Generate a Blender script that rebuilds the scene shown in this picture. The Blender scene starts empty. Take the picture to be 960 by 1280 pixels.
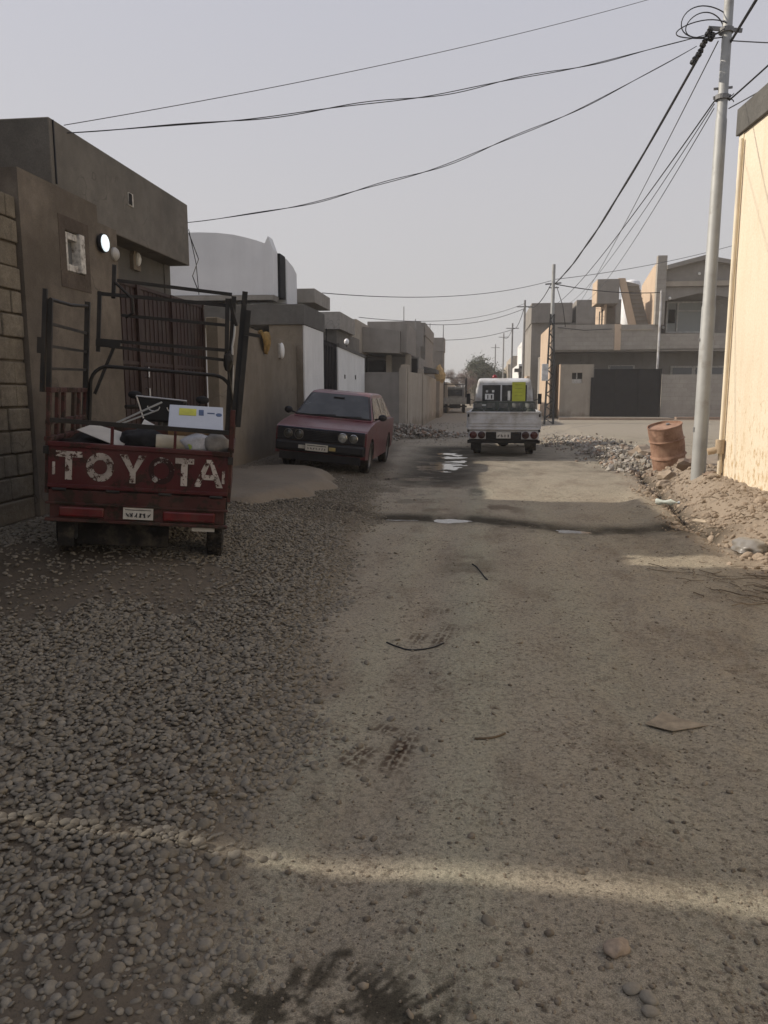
import bpy, bmesh, math, random
import numpy as np
from mathutils import Vector, Matrix, Euler
rad = math.radians
random.seed(7)
rng = np.random.default_rng(11)
C = bpy.context.scene.collection
SUN_EL = rad(32.5)

# ------------------------------------------------------------------ mesh helper
class MB:
    def __init__(s):
        s.v = []; s.f = []; s.mi = []; s.m = 0; s.M = None
    def add(s, vs, fs):
        b = len(s.v)
        if s.M is not None:
            vs = [tuple(s.M @ Vector(p)) for p in vs]
        s.v += [tuple(p) for p in vs]
        for f in fs:
            s.f.append(tuple(b + i for i in f)); s.mi.append(s.m)
        return s
    def box(s, a, b):
        x0, y0, z0 = (min(a[i], b[i]) for i in range(3)); x1, y1, z1 = (max(a[i], b[i]) for i in range(3))
        return s.add([(x0,y0,z0),(x1,y0,z0),(x1,y1,z0),(x0,y1,z0),(x0,y0,z1),(x1,y0,z1),(x1,y1,z1),(x0,y1,z1)],
              [(0,3,2,1),(4,5,6,7),(0,1,5,4),(1,2,6,5),(2,3,7,6),(3,0,4,7)])
    def obox(s, c, size, rot=(0,0,0)):
        m = Euler(rot).to_matrix(); h = [d/2 for d in size]; c = Vector(c)
        vs = [c + m @ Vector((sx*h[0], sy*h[1], sz*h[2])) for sz in (-1,1) for sx, sy in ((-1,-1),(1,-1),(1,1),(-1,1))]
        return s.add(vs, [(0,3,2,1),(4,5,6,7),(0,1,5,4),(1,2,6,5),(2,3,7,6),(3,0,4,7)])
    def bar(s, p, q, w, h=None, up=(0,0,1)):
        p = Vector(p); q = Vector(q); d = (q-p); L = d.length; d = d/L
        u = Vector(up)
        if abs(d.dot(u)) > .95: u = Vector((1,0,0))
        a = d.cross(u).normalized(); b = a.cross(d).normalized(); h = w if h is None else h
        vs = [r + a*(sx*w/2) + b*(sy*h/2) for r in (p, q) for sx, sy in ((-1,-1),(1,-1),(1,1),(-1,1))]
        return s.add(vs, [(0,3,2,1),(4,5,6,7),(0,1,5,4),(1,2,6,5),(2,3,7,6),(3,0,4,7)])
    def tube(s, pts, r, n=8, closed=False):
        pts = [Vector(p) for p in pts]; k = len(pts)
        rs = r if isinstance(r, (list, tuple)) else [r]*k
        vs = []; prev = None
        for i, p in enumerate(pts):
            if closed: d = pts[(i+1) % k] - pts[i-1]
            else: d = pts[min(i+1,k-1)] - pts[max(i-1,0)]
            if d.length < 1e-9: d = Vector((0,0,1))
            d.normalize()
            if prev is None:
                u = Vector((0,0,1)) if abs(d.z) < .9 else Vector((1,0,0))
                a = d.cross(u).normalized()
            else:
                a = prev - d*prev.dot(d)
                if a.length < 1e-6: a = d.orthogonal()
                a.normalize()
            prev = a; b = d.cross(a)
            for j in range(n):
                t = 2*math.pi*j/n
                vs.append(p + (a*math.cos(t) + b*math.sin(t))*rs[i])
        fs = []
        for i in range(k if closed else k-1):
            i2 = (i+1) % k
            for j in range(n):
                fs.append((i*n+j, i*n+(j+1)%n, i2*n+(j+1)%n, i2*n+j))
        if not closed:
            fs.append(tuple(range(n-1,-1,-1))); fs.append(tuple((k-1)*n+j for j in range(n)))
        return s.add(vs, fs)
    def cyl(s, p, q, r0, r1=None, n=16):
        return s.tube([p, q], [r0, r0 if r1 is None else r1], n)
    def lathe(s, prof, n=24, M=None, caps=True):
        vs = []; fs = []; k = len(prof)
        for r, z in prof:
            for j in range(n):
                t = 2*math.pi*j/n; p = Vector((r*math.cos(t), r*math.sin(t), z))
                vs.append(M @ p if M is not None else p)
        for i in range(k-1):
            for j in range(n):
                fs.append((i*n+j, i*n+(j+1)%n, (i+1)*n+(j+1)%n, (i+1)*n+j))
        if caps:
            fs.append(tuple(range(n-1,-1,-1))); fs.append(tuple((k-1)*n+j for j in range(n)))
        return s.add(vs, fs)
    def prism(s, poly, axis, a, b, fn=None):
        """polygon in the plane across axis ('x': (y,z), 'y': (x,z), 'z': (x,y)) swept from a to b"""
        def mk(p, t):
            q = {'x': (t,p[0],p[1]), 'y': (p[0],t,p[1]), 'z': (p[0],p[1],t)}[axis]
            return fn(*q) if fn else q
        n = len(poly); vs = [mk(p, a) for p in poly] + [mk(p, b) for p in poly]
        fs = [tuple(range(n)), tuple(range(2*n-1, n-1, -1))]
        fs += [(i, i+n, (i+1)%n+n, (i+1)%n) for i in range(n)]
        return s.add(vs, fs)
    def plate(s, quad, th):
        """a quad given thickness along its normal"""
        q = [Vector(p) for p in quad]; n = (q[1]-q[0]).cross(q[2]-q[0]).normalized()*th
        k = len(q)
        return s.add(q + [p+n for p in q], [tuple(range(k-1,-1,-1)), tuple(range(k,2*k))] + [(i,(i+1)%k,(i+1)%k+k,i+k) for i in range(k)])
    def blob(s, c, size, sub=2, amp=.2, fr=2.0, rot=(0,0,0), seed=0, flat=None):
        bm = bmesh.new(); bmesh.ops.create_icosphere(bm, subdivisions=sub, radius=1)
        m = Euler(rot).to_matrix(); from mathutils import noise
        off = Vector((seed*3.1, seed*1.7, seed*.9)); vs = []
        for v in bm.verts:
            d = 1 + amp*noise.noise(v.co*fr + off); p = Vector((v.co.x*size[0]*d, v.co.y*size[1]*d, v.co.z*size[2]*d))
            if flat is not None: p.z = max(p.z, flat)
            vs.append(Vector(c) + m @ p)
        fs = [tuple(v.index for v in f.verts) for f in bm.faces]; bm.free()
        return s.add(vs, fs)
    def build(s, name, mats, parent=None, smooth=False, bevel=0, off=None, seg=2, ang=35):
        me = bpy.data.meshes.new(name)
        vs = s.v if off is None else [(v[0]-off[0], v[1]-off[1], v[2]-off[2]) for v in s.v]
        me.from_pydata(vs, [], s.f)
        for m in (mats if isinstance(mats, (list, tuple)) else [mats]): me.materials.append(m)
        me.polygons.foreach_set('material_index', s.mi)
        bm = bmesh.new(); bm.from_mesh(me); bmesh.ops.recalc_face_normals(bm, faces=bm.faces); bm.to_mesh(me); bm.free()
        if smooth:
            me.polygons.foreach_set('use_smooth', [True]*len(me.polygons))
            try: me.set_sharp_from_angle(angle=rad(ang))
            except Exception: pass
        o = bpy.data.objects.new(name, me); C.objects.link(o)
        if parent is not None: o.parent = parent
        if bevel:
            b = o.modifiers.new('Bevel', 'BEVEL'); b.width = bevel; b.segments = seg; b.limit_method = 'ANGLE'; b.angle_limit = rad(40); b.harden_normals = False
        return o

def _split(s, name, mats, parent=None, **kw):
    """every loose piece becomes an object of its own"""
    par = list(range(len(s.v)))
    def find(a):
        while par[a] != a: par[a] = par[par[a]]; a = par[a]
        return a
    for f in s.f:
        for i in f[1:]: par[find(i)] = find(f[0])
    groups = {}
    for k, f in enumerate(s.f): groups.setdefault(find(f[0]), []).append(k)
    out = []
    for ks in groups.values():
        m2 = MB(); idx = {}
        for k in ks:
            for i in s.f[k]:
                if i not in idx: idx[i] = len(m2.v); m2.v.append(s.v[i])
            m2.f.append(tuple(idx[i] for i in s.f[k])); m2.mi.append(s.mi[k])
        out.append(m2.build(name, mats, parent, **kw))
    return out
MB.split = _split

def tag(o, label=None, cat=None, group=None, kind=None):
    if label: o['label'] = label
    if cat: o['category'] = cat
    if group: o['group'] = group
    if kind: o['kind'] = kind
    return o
def thing(name, label, cat, loc=(0,0,0), rot=(0,0,0), group=None):
    o = bpy.data.objects.new(name, None); C.objects.link(o); o.empty_display_size = .2
    o.location = loc; o.rotation_euler = rot
    return tag(o, label, cat, group)
def copy_tree(o, parent=None):
    c = o.copy(); C.objects.link(c)
    if parent is not None: c.parent = parent
    for ch in list(o.children): copy_tree(ch, c)
    return c
def sm(a, b, x):
    t = np.clip((x-a)/(b-a), 0, 1); return t*t*(3-2*t)

# ------------------------------------------------------------------ value noise
def vnoise(x, y, seed=0.0):
    x = np.asarray(x, float); y = np.asarray(y, float)
    xi = np.floor(x); yi = np.floor(y); fx = x-xi; fy = y-yi
    def h(a, b):
        v = np.sin(a*127.1 + b*311.7 + seed*74.7)*43758.5453
        return v - np.floor(v)
    u = fx*fx*(3-2*fx); w = fy*fy*(3-2*fy)
    return (h(xi,yi)*(1-u) + h(xi+1,yi)*u)*(1-w) + (h(xi,yi+1)*(1-u) + h(xi+1,yi+1)*u)*w
def fbm(x, y, oct=4, seed=0.0, gain=.5):
    s = 0; a = 1; t = 0
    for i in range(oct):
        s = s + a*vnoise(x*2**i + i*5.3, y*2**i + i*9.1, seed+i); t += a; a *= gain
    return s/t

# ------------------------------------------------------------------ materials
def newmat(name):
    m = bpy.data.materials.new(name); m.use_nodes = True; nt = m.node_tree
    b = nt.nodes['Principled BSDF']; b.inputs['Specular IOR Level'].default_value = .3
    return m, nt, b
def N(nt, t, **kw):
    n = nt.nodes.new(t)
    for k, v in kw.items():
        if k.startswith('i_'):
            n.inputs[int(k[2:])].default_value = v
        else: setattr(n, k, v)
    return n
def coords(nt, scale=(1,1,1), src='Object', rot=(0,0,0)):
    tc = N(nt, 'ShaderNodeTexCoord'); mp = N(nt, 'ShaderNodeMapping'); mp.inputs['Scale'].default_value = scale; mp.inputs['Rotation'].default_value = rot
    nt.links.new(tc.outputs[src], mp.inputs[0]); return mp.outputs[0]
def noise_n(nt, vec, scale, detail=4, rough=.55):
    n = N(nt, 'ShaderNodeTexNoise'); n.inputs['Scale'].default_value = scale; n.inputs['Detail'].default_value = detail; n.inputs['Roughness'].default_value = rough
    nt.links.new(vec, n.inputs['Vector']); return n.outputs['Fac']
def ramp(nt, fac, p0, p1, c0=(0,0,0,1), c1=(1,1,1,1)):
    r = N(nt, 'ShaderNodeValToRGB'); e = r.color_ramp.elements
    e[0].position = p0; e[1].position = p1; e[0].color = c0; e[1].color = c1
    nt.links.new(fac, r.inputs[0]); return r.outputs[0]
def mix(nt, fac, a, b, mode='MIX'):
    n = N(nt, 'ShaderNodeMix', data_type='RGBA', blend_type=mode)
    for k, v in ((0, fac), (6, a), (7, b)):
        if isinstance(v, (int, float)): n.inputs[k].default_value = v
        elif isinstance(v, tuple): n.inputs[k].default_value = (*v[:3], 1)
        else: nt.links.new(v, n.inputs[k])
    return n.outputs[2]
def bumpn(nt, b, h, strength=.4, dist=.02, prev=None):
    n = N(nt, 'ShaderNodeBump'); n.inputs['Strength'].default_value = strength; n.inputs['Distance'].default_value = dist
    nt.links.new(h, n.inputs['Height'])
    if prev is not None: nt.links.new(prev, n.inputs['Normal'])
    nt.links.new(n.outputs[0], b.inputs['Normal']); return n.outputs[0]

def simple(name, col, rough=.6, metal=0, var=.25, scale=6, bump=.15, spec=.3, dirt=None, dirt_amt=.5, coat=0, bdist=.005):
    m, nt, b = newmat(name); v = coords(nt)
    n1 = noise_n(nt, v, scale, 5); n2 = noise_n(nt, v, scale*9, 3)
    lo = tuple(c*(1-var) for c in col); hi = tuple(min(1, c*(1+var)) for c in col)
    c = mix(nt, ramp(nt, n1, .3, .7), lo, hi)
    if dirt is not None:
        d = ramp(nt, noise_n(nt, v, scale*.8, 6, .65), .62-.3*dirt_amt, .72)
        c = mix(nt, d, c, dirt)
        r = mix(nt, d, (rough,)*3, (.85,)*3); nt.links.new(r, b.inputs['Roughness'])
    else: b.inputs['Roughness'].default_value = rough
    nt.links.new(c, b.inputs['Base Color']); b.inputs['Metallic'].default_value = metal
    b.inputs['Specular IOR Level'].default_value = spec; b.inputs['Coat Weight'].default_value = coat; b.inputs['Coat Roughness'].default_value = .15
    if bump: bumpn(nt, b, n2, bump, bdist)
    return m
def plaster(name, c1, c2, scale=1.2, bump=.35, streak=.35, stain=(.12,.1,.085), spk=.1, patch=.5, stain_amt=.35, splash=.7, crack=.55):
    """cement render: trowel patches, vertical runs of dirt, grain"""
    m, nt, b = newmat(name); v = coords(nt)
    n1 = noise_n(nt, v, scale, 6, .6); n2 = noise_n(nt, v, scale*5, 4); n3 = noise_n(nt, v, 90, 3)
    c = mix(nt, ramp(nt, n1, .35, .65), c1, c2)
    c = mix(nt, mix(nt, patch, (0,0,0), ramp(nt, n2, .4, .7)), c, tuple(x*.8 for x in c1))
    vs = coords(nt, (1.6, 1.6, .12)); st = ramp(nt, noise_n(nt, vs, 2.2, 5, .6), .5, .78)
    c = mix(nt, mix(nt, streak, (0,0,0), st), c, stain)
    big = ramp(nt, noise_n(nt, v, .55, 5, .65), .5, .75)
    c = mix(nt, mix(nt, stain_amt, (0,0,0), big), c, tuple(x*.62 for x in c1))
    c = mix(nt, spk, c, ramp(nt, n3, .35, .65, (.0,.0,.0,1), (1,1,1,1)), 'OVERLAY')
    # hairline cracks and soil splashed up from the ground
    wv = N(nt, 'ShaderNodeVectorMath', operation='ADD'); sc3 = N(nt, 'ShaderNodeTexNoise'); sc3.inputs['Scale'].default_value = 2.5; nt.links.new(v, sc3.inputs['Vector'])
    nt.links.new(v, wv.inputs[0]); nt.links.new(sc3.outputs['Color'], wv.inputs[1])
    vc = N(nt, 'ShaderNodeTexVoronoi', feature='DISTANCE_TO_EDGE'); vc.inputs['Scale'].default_value = .55; nt.links.new(wv.outputs[0], vc.inputs['Vector'])
    ck = N(nt, 'ShaderNodeMath', operation='MULTIPLY'); nt.links.new(ramp(nt, vc.outputs['Distance'], .0, .008, (1,1,1,1), (0,0,0,1)), ck.inputs[0]); nt.links.new(ramp(nt, n1, .5, .6), ck.inputs[1])
    ck2 = N(nt, 'ShaderNodeMath', operation='MULTIPLY'); ck2.inputs[1].default_value = crack; nt.links.new(ck.outputs[0], ck2.inputs[0])
    c = mix(nt, ck2.outputs[0], c, tuple(x*.3 for x in c1))
    sz = N(nt, 'ShaderNodeSeparateXYZ'); nt.links.new(v, sz.inputs[0]); mr = N(nt, 'ShaderNodeMapRange'); mr.inputs[1].default_value = .15; mr.inputs[2].default_value = 1.1; mr.inputs[3].default_value = .40; mr.inputs[4].default_value = -.4
    nt.links.new(sz.outputs[2], mr.inputs[0]); sa = N(nt, 'ShaderNodeMath', operation='ADD'); nt.links.new(mr.outputs[0], sa.inputs[0]); nt.links.new(n2, sa.inputs[1])
    sg = N(nt, 'ShaderNodeMath', operation='MULTIPLY'); nt.links.new(ramp(nt, sa.outputs[0], .62, .85), sg.inputs[0]); sg.inputs[1].default_value = splash
    c = mix(nt, sg.outputs[0], c, (.19,.155,.115))
    nt.links.new(c, b.inputs['Base Color']); b.inputs['Roughness'].default_value = .92; b.inputs['Specular IOR Level'].default_value = .15
    p = bumpn(nt, b, n3, bump*.5, .004); bumpn(nt, b, n2, bump, .02, p)
    return m
def blockmat(name, c1, c2, mort, bw=.4, bh=.2, ax='x', bump=.5, msize=.012):
    """concrete block courses seen under thin or no render; ax = axis the wall faces"""
    m, nt, b = newmat(name); tc = N(nt, 'ShaderNodeTexCoord'); sp = N(nt, 'ShaderNodeSeparateXYZ'); cb = N(nt, 'ShaderNodeCombineXYZ')
    nt.links.new(tc.outputs['Object'], sp.inputs[0])
    nt.links.new(sp.outputs[1 if ax == 'x' else 0], cb.inputs[0]); nt.links.new(sp.outputs[2], cb.inputs[1])
    br = N(nt, 'ShaderNodeTexBrick'); nt.links.new(cb.outputs[0], br.inputs['Vector'])
    br.inputs['Scale'].default_value = 1; br.inputs['Brick Width'].default_value = bw; br.inputs['Row Height'].default_value = bh; br.inputs['Mortar Size'].default_value = msize
    br.inputs['Color1'].default_value = (*c1,1); br.inputs['Color2'].default_value = (*c2,1); br.inputs['Mortar'].default_value = (*mort,1)
    v = tc.outputs['Object']
    n = noise_n(nt, v, 2.0, 5, .6); n3 = noise_n(nt, v, 70, 3)
    c = mix(nt, .45, br.outputs['Color'], ramp(nt, n, .3, .7, (*[x*.7 for x in c1],1), (*c2,1)))
    c = mix(nt, .12, c, ramp(nt, n3, .3, .7), 'OVERLAY')
    nt.links.new(c, b.inputs['Base Color']); b.inputs['Roughness'].default_value = .93; b.inputs['Specular IOR Level'].default_value = .15
    inv = N(nt, 'ShaderNodeMath', operation='SUBTRACT'); inv.inputs[0].default_value = 1; nt.links.new(br.outputs['Fac'], inv.inputs[1])
    p = bumpn(nt, b, inv.outputs[0], bump, .01); bumpn(nt, b, n3, .2, .004, p)
    return m
def paintwear(name, col, under, thr=.5, scale=9, rough=.5, metal=0):
    """chipped paint over another colour"""
    m, nt, b = newmat(name); v = coords(nt)
    n1 = noise_n(nt, v, scale, 8, .7); n2 = noise_n(nt, v, scale*.35, 4); n3 = noise_n(nt, v, scale*7, 3)
    c = mix(nt, ramp(nt, n2, .3, .7), tuple(x*.7 for x in col), tuple(min(1, x*1.2) for x in col))
    d = ramp(nt, n1, thr, thr+.05); c = mix(nt, d, c, mix(nt, n3, tuple(x*.6 for x in under), tuple(x*1.3 for x in under)))
    g = ramp(nt, noise_n(nt, v, 2.3, 5, .6), .45, .75); c = mix(nt, mix(nt, .5, (0,0,0), g), c, (.07,.058,.045))
    nt.links.new(c, b.inputs['Base Color']); nt.links.new(mix(nt, d, (rough,)*3, (.9,)*3), b.inputs['Roughness'])
    b.inputs['Metallic'].default_value = metal
    bumpn(nt, b, n1, .25, .004)
    return m
def glass(name, col=(.015,.018,.02), rough=.06):
    m, nt, b = newmat(name); b.inputs['Base Color'].default_value = (*col,1); v = coords(nt)
    n = noise_n(nt, v, 3, 5, .6); nt.links.new(ramp(nt, n, .35, .8, (rough,)*3+(1,), (rough+.3,)*3+(1,)), b.inputs['Roughness'])
    nt.links.new(mix(nt, ramp(nt, n, .4, .75), col, tuple(c+.03 for c in col)), b.inputs['Base Color'])
    b.inputs['Specular IOR Level'].default_value = .6
    return m
def emit(name, col, st):
    m, nt, b = newmat(name); b.inputs['Base Color'].default_value = (.8,.8,.8,1)
    b.inputs['Emission Color'].default_value = (*col,1); b.inputs['Emission Strength'].default_value = st; return m

M = {}
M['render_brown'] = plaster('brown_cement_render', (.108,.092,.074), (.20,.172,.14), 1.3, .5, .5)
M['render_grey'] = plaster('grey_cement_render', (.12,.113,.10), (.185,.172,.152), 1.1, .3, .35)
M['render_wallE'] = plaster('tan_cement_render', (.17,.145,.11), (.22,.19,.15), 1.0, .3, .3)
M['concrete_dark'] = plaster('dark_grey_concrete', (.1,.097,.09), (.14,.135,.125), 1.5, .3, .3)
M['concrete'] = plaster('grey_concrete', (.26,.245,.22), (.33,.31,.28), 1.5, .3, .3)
M['ramp'] = plaster('dusty_concrete', (.15,.13,.102), (.205,.18,.145), 1.6, .6, .15)
M['white'] = plaster('white_plaster', (.62,.63,.64), (.7,.71,.72), .5, .12, .2, (.4,.4,.39), .04, .2, .1, .3, 0)
M['white_wall'] = plaster('white_painted_wall', (.66,.66,.64), (.74,.74,.72), .5, .12, .2, (.4,.38,.35), .04, .3, .2, .7, 0)
M['yellow'] = None
M['render_far'] = plaster('far_tan_render', (.33,.29,.235), (.40,.355,.295), .5, .2, .3)
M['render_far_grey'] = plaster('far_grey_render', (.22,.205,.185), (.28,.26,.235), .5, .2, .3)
M['houseA'] = blockmat('house_block_render', (.31,.285,.25), (.37,.345,.305), (.265,.245,.218), .42, .22, 'y', .3)
M['houseA_tan_lit'] = plaster('house_tan_lit_render', (.50,.385,.28), (.58,.455,.34), .4, .2, .2, (.25,.2,.15), .06, .3, .2)  # tan for the sun-facing sides, with sunlight painted into the colour
M['houseA_grey'] = plaster('house_grey_render', (.25,.232,.208), (.31,.29,.262), .4, .2, .2)
M['kerbblock'] = blockmat('kerb_block', (.24,.17,.13), (.36,.27,.2), (.3,.27,.23), .22, .2, 'y', .5)
M['maroon'] = paintwear('maroon_gate_paint', (.032,.015,.012), (.045,.027,.018), .66, 5, .6)
M['black_metal'] = simple('black_gate_paint', (.012,.012,.014), .7, 0, .3, 3, .1, .12)
M['dark'] = simple('dark_void', (.012,.011,.01), .9, 0, .2)
M['galv'] = simple('galvanised_steel', (.34,.345,.335), .6, .2, .14, 2.5, .08, .35, (.2,.18,.15), .2)
M['old_steel'] = simple('weathered_steel', (.2,.2,.2), .65, .3, .25, 3, .15)
M['cable'] = simple('black_cable', (.015,.015,.017), .6, 0, .2, 5, 0)
M['cable_grey'] = simple('grey_cable', (.07,.07,.075), .6, 0, .2, 5, 0)
M['rust'] = None
M['pvc'] = simple('cream_pipe', (.66,.57,.43), .5, 0, .12, 3, .05)
M['win_frame'] = simple('dusty_white_frame', (.5,.48,.44), .6, 0, .3, 22, .1, .3, (.12,.1,.085), .45)
M['white_metal'] = simple('white_vehicle_paint', (.50,.505,.51), .45, 0, .14, 3, .05, .35, (.27,.24,.2), .5)
M['glass'] = glass('dark_window_glass', (.012,.014,.016), .12); M['glass'].node_tree.nodes['Principled BSDF'].inputs['Specular IOR Level'].default_value = .3
M['glass_grey'] = glass('dusty_window_glass', (.12,.125,.13), .3)
M['rubber'] = simple('tyre_rubber', (.02,.019,.018), .9, 0, .3, 8, .3, .2, (.1,.085,.065), .45)
M['rim'] = simple('dusty_rim', (.16,.15,.14), .6, .3, .3, 9, .1)
M['frame_rust'] = paintwear('black_frame_paint', (.018,.017,.016), (.06,.035,.02), .62, 14, .6)
M['red_worn'] = paintwear('worn_red_paint', (.07,.007,.008), (.035,.016,.012), .56, 6, .5)
M['red_dark'] = paintwear('dirty_red_brown_paint', (.06,.015,.012), (.03,.02,.014), .5, 7, .6)
M['letter'] = paintwear('peeling_white_lettering', (.42,.38,.34), (.05,.018,.014), .515, 18, .8)
M['letter_worn'] = paintwear('scraped_white_lettering', (.45,.42,.39), (.03,.012,.01), .455, 12, .7)
M['red_lens'] = simple('red_lamp_lens', (.10,.007,.007), .3, 0, .35, 9, .05, .5, (.06,.03,.02), .4)
M['car_red'] = simple('dusty_dark_red_paint', (.09,.011,.014), .42, 0, .18, 2, .04, .5, (.15,.095,.08), .25, .25)
M['car_dark'] = simple('dark_bumper_plastic', (.016,.016,.018), .55, 0, .25, 6, .1)
M['plate'] = simple('plate_white', (.5,.48,.43), .5, 0, .15, 20, 0)
M['ink'] = simple('plate_ink', (.03,.03,.03), .6, 0, .1, 5, 0)
M['lamp_glass'] = simple('headlamp_glass', (.33,.33,.31), .15, .5, .2, 30, .05, .6)
M['chrome'] = simple('worn_chrome', (.5,.5,.5), .25, .9, .1, 8, 0)
# ------------------------------------------------------------------ the terrain
def ip(v, xs, ys): return np.interp(v, xs, ys)
def xe_(y): return ip(y, [0,2.0,2.7,4.6,6,9.2,12,16,22,30], [-.60,-.60,-.68,-.98,-1.02,-1.28,-1.6,-1.8,-2.2,-2.6])
def xg_(y): return ip(y, [6,7.5,9,11,13.3,16,20], [2.75,2.52,2.47,2.64,2.88,3.1,3.1])
def yc_(x): return ip(x, [-3.3,-1,0,1,2.2], [9.6,9.42,9.36,8.9,8.72])
def win(v, a, b, f): return sm(a-f, a, v)*(1-sm(b, b+f, v))
POOLS = [(-.97,9.42,.17,.08), (-.2,9.36,.27,.13), (1.12,8.86,.27,.1)]
def gh(x, y, fine=True):
    x = np.asarray(x, float); y = np.asarray(y, float)
    xe = xe_(y) + .25*(fbm(x*.8, y*.8, 3, 3.)-.5)
    side = np.clip(xe - x, 0, 3.3)
    z = .093*side*ip(y, [0,2,5,6.5,18,24,27], [.1,.2,.75,1,1,.6,.25])
    z = z + .035*sm(.0,.35,xe-x)*ip(y,[1.6,2.3,10,13],[0,1,1,0])
    xg = xg_(y) + .16*(fbm(x*1.3+9, y*1.6, 3, 5.)-.5)
    z = z + sm(xg+.02, xg+.75, x)*ip(y, [4,7,9,11,12.5,14,17,22], [.0,.12,.25,.3,.36,.26,.1,.05])
    z = z + .07*np.exp(-((x-(xg-.32))/.24)**2)*win(y, 8.2, 11.5, 1.5)
    z = z - .13*np.exp(-((x-xg)/.085)**2)*win(y, 8.6, 16.5, .8)*(.4+1.2*vnoise(x*2, y*1.4, 8.))
    d = y - yc_(x)
    z = z - .022*np.exp(-(d/.2)**2)*win(x, -1.9, 2.1, .5)
    for px, py, a, b in POOLS:
        z = z - .022*np.exp(-((x-px)/a)**2-((y-py)/b)**2)
    z = z + .03*np.exp(-(d/.2)**2)*win(x,-1.6,1.8,.4)*(fbm(x*7,y*9,2,23.)-.5)
    pk = np.exp(-((x+.78)/.62)**4)*win(y, 14.6, 20.0, 1.2) + .9*np.exp(-((x+1.35)/.5)**2-((y-13.7)/.25)**2)
    z = z - .03*np.clip(pk,0,1) + .03*pk*(fbm(x*1.3, y*2.2, 3, 21.)-.5) + .026*pk*(fbm(x*3.0, y*5.5, 3, 22.)-.5)
    z = z + .1*sm(24, 37, y)*sm(1.5,3.2,x)
    amp = np.clip(1 - (y-2)/60, .3, 1)
    z = z + amp*.05*(fbm(x*.7+3, y*.5, 3, 1.)-.5)
    wb = .12*(vnoise(y*.5,y*0+3,9.)-.5); z = z - .013*np.exp(-((x+.38-wb)/.17)**2)*win(y,2,12,1.) - .012*np.exp(-((x-.95-wb)/.22)**2)*win(y,2,16,1.) + .008*np.exp(-((x+.05-wb)/.16)**2)*win(y,2,12,1.)
    if fine:
        nr = np.clip((40-y)/30, 0, 1)
        z = z + nr*(.018*(fbm(x*4, y*4, 3, 2.)-.5) + .007*(fbm(x*19, y*19, 2, 4.)-.5))
        mnd = sm(xg-.5, xg+.1, x)*win(y, 5.5, 17, 1.5)
        z = z + mnd*(.07*(fbm(x*5, y*5, 3, 6.)-.45) + .03*(fbm(x*16, y*16, 2, 7.)-.5))
        rr = np.exp(-((x-1.6)/1.0)**2)*win(y, 2, 8, 1)
        z = z + rr*.022*(fbm(x*9, y*9, 3, 12.)-.5)
    return z
def g1(x, y): return float(gh(np.array([x]), np.array([y]))[0])

def axis(segs):
    out = [segs[0][0]]
    for a, b, st in segs:
        n = max(1, int(round((b-a)/st))); out += list(np.linspace(a, b, n+1)[1:])
    return np.array(out)
xs = np.concatenate([-np.geomspace(6, 700, 34)[::-1][:-1], axis([(-6,-3.2,.06),(-3.2,-1.2,.022),(-1.2,1.6,.010),(1.6,4.2,.02),(4.2,6,.06)]), np.geomspace(6,700,34)[1:]])
ys = np.concatenate([-np.geomspace(1.2, 120, 16)[::-1], axis([(-1.0,1.4,.3)])[0:], np.geomspace(1.42, 26, 860), np.geomspace(26.2, 60, 90), np.geomspace(61, 1400, 36)])
XX, YY = np.meshgrid(xs, ys)
ZZ = gh(XX, YY)
nx, ny = len(xs), len(ys)
def mesh_np(name, V, F, mat, smooth=True, attrs=None):
    me = bpy.data.meshes.new(name)
    k = F.shape[1]
    me.vertices.add(len(V)); me.vertices.foreach_set('co', np.ascontiguousarray(V, np.float32).ravel())
    me.loops.add(F.size); me.loops.foreach_set('vertex_index', np.ascontiguousarray(F, np.int32).ravel())
    me.polygons.add(len(F)); me.polygons.foreach_set('loop_start', np.arange(0, F.size, k, dtype=np.int32))
    me.polygons.foreach_set('use_smooth', np.full(len(F), smooth))
    for an, av in (attrs or {}).items():
        a = me.attributes.new(an, 'FLOAT_COLOR', 'POINT'); a.data.foreach_set('color', np.ascontiguousarray(av, np.float32).ravel())
    me.update(calc_edges=True); me.validate()
    me.materials.append(mat)
    o = bpy.data.objects.new(name, me); C.objects.link(o); return o

# wet patches, mud, gravel bed, and shade painted in beside the left wall
def ell(x, y, cx, cy, a, b, ang):
    c, s = math.cos(ang), math.sin(ang); dx = x-cx; dy = y-cy
    return np.exp(-((dx*c+dy*s)/a)**4 - ((-dx*s+dy*c)/b)**4)
x, y = XX, YY
nz = fbm(x*9, y*9, 4, 31.); nz2 = fbm(x*3, y*2.2, 4, 33.); nf = fbm(x*34, y*34, 2, 35.)
wet = np.zeros_like(x)
d = y - yc_(x)
wet = np.maximum(wet, np.exp(-((d-.03)/.30)**2)*win(x,-2.8,2.4,.6)*np.clip(.9+1.6*(nz2-.4),0,1.2))
wet = np.maximum(wet, .85*np.exp(-((d+.10)/.42)**2)*win(x,.2,2.3,.5)*sm(.40,.55,nz2)*sm(.35,.5,nz))
wet = np.maximum(wet, .6*ell(x,y,-.05,12.6,.12,1.2,0)*sm(.42,.55,nz2))
for px, py, a, b in POOLS: wet = np.maximum(wet, np.exp(-((x-px)/(a*1.6))**2-((y-py)/(b*2.2))**2))
wet = np.maximum(wet, 1.0*np.exp(-((x+.75)/.85)**4)*win(y,13.4,21.5,1.2)*np.clip(.85+1.3*(nz2-.4),0,1))
wet = np.maximum(wet, .8*ell(x,y,-1.4,13.9,.8,.5,0)*np.clip(.4+1.5*(nz2-.35),0,1))
wet = np.maximum(wet, .55*win(x,.4,2.7,.5)*win(y,15,18.5,1.2)*np.clip(1.8*(nz2-.35),0,1))
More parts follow.
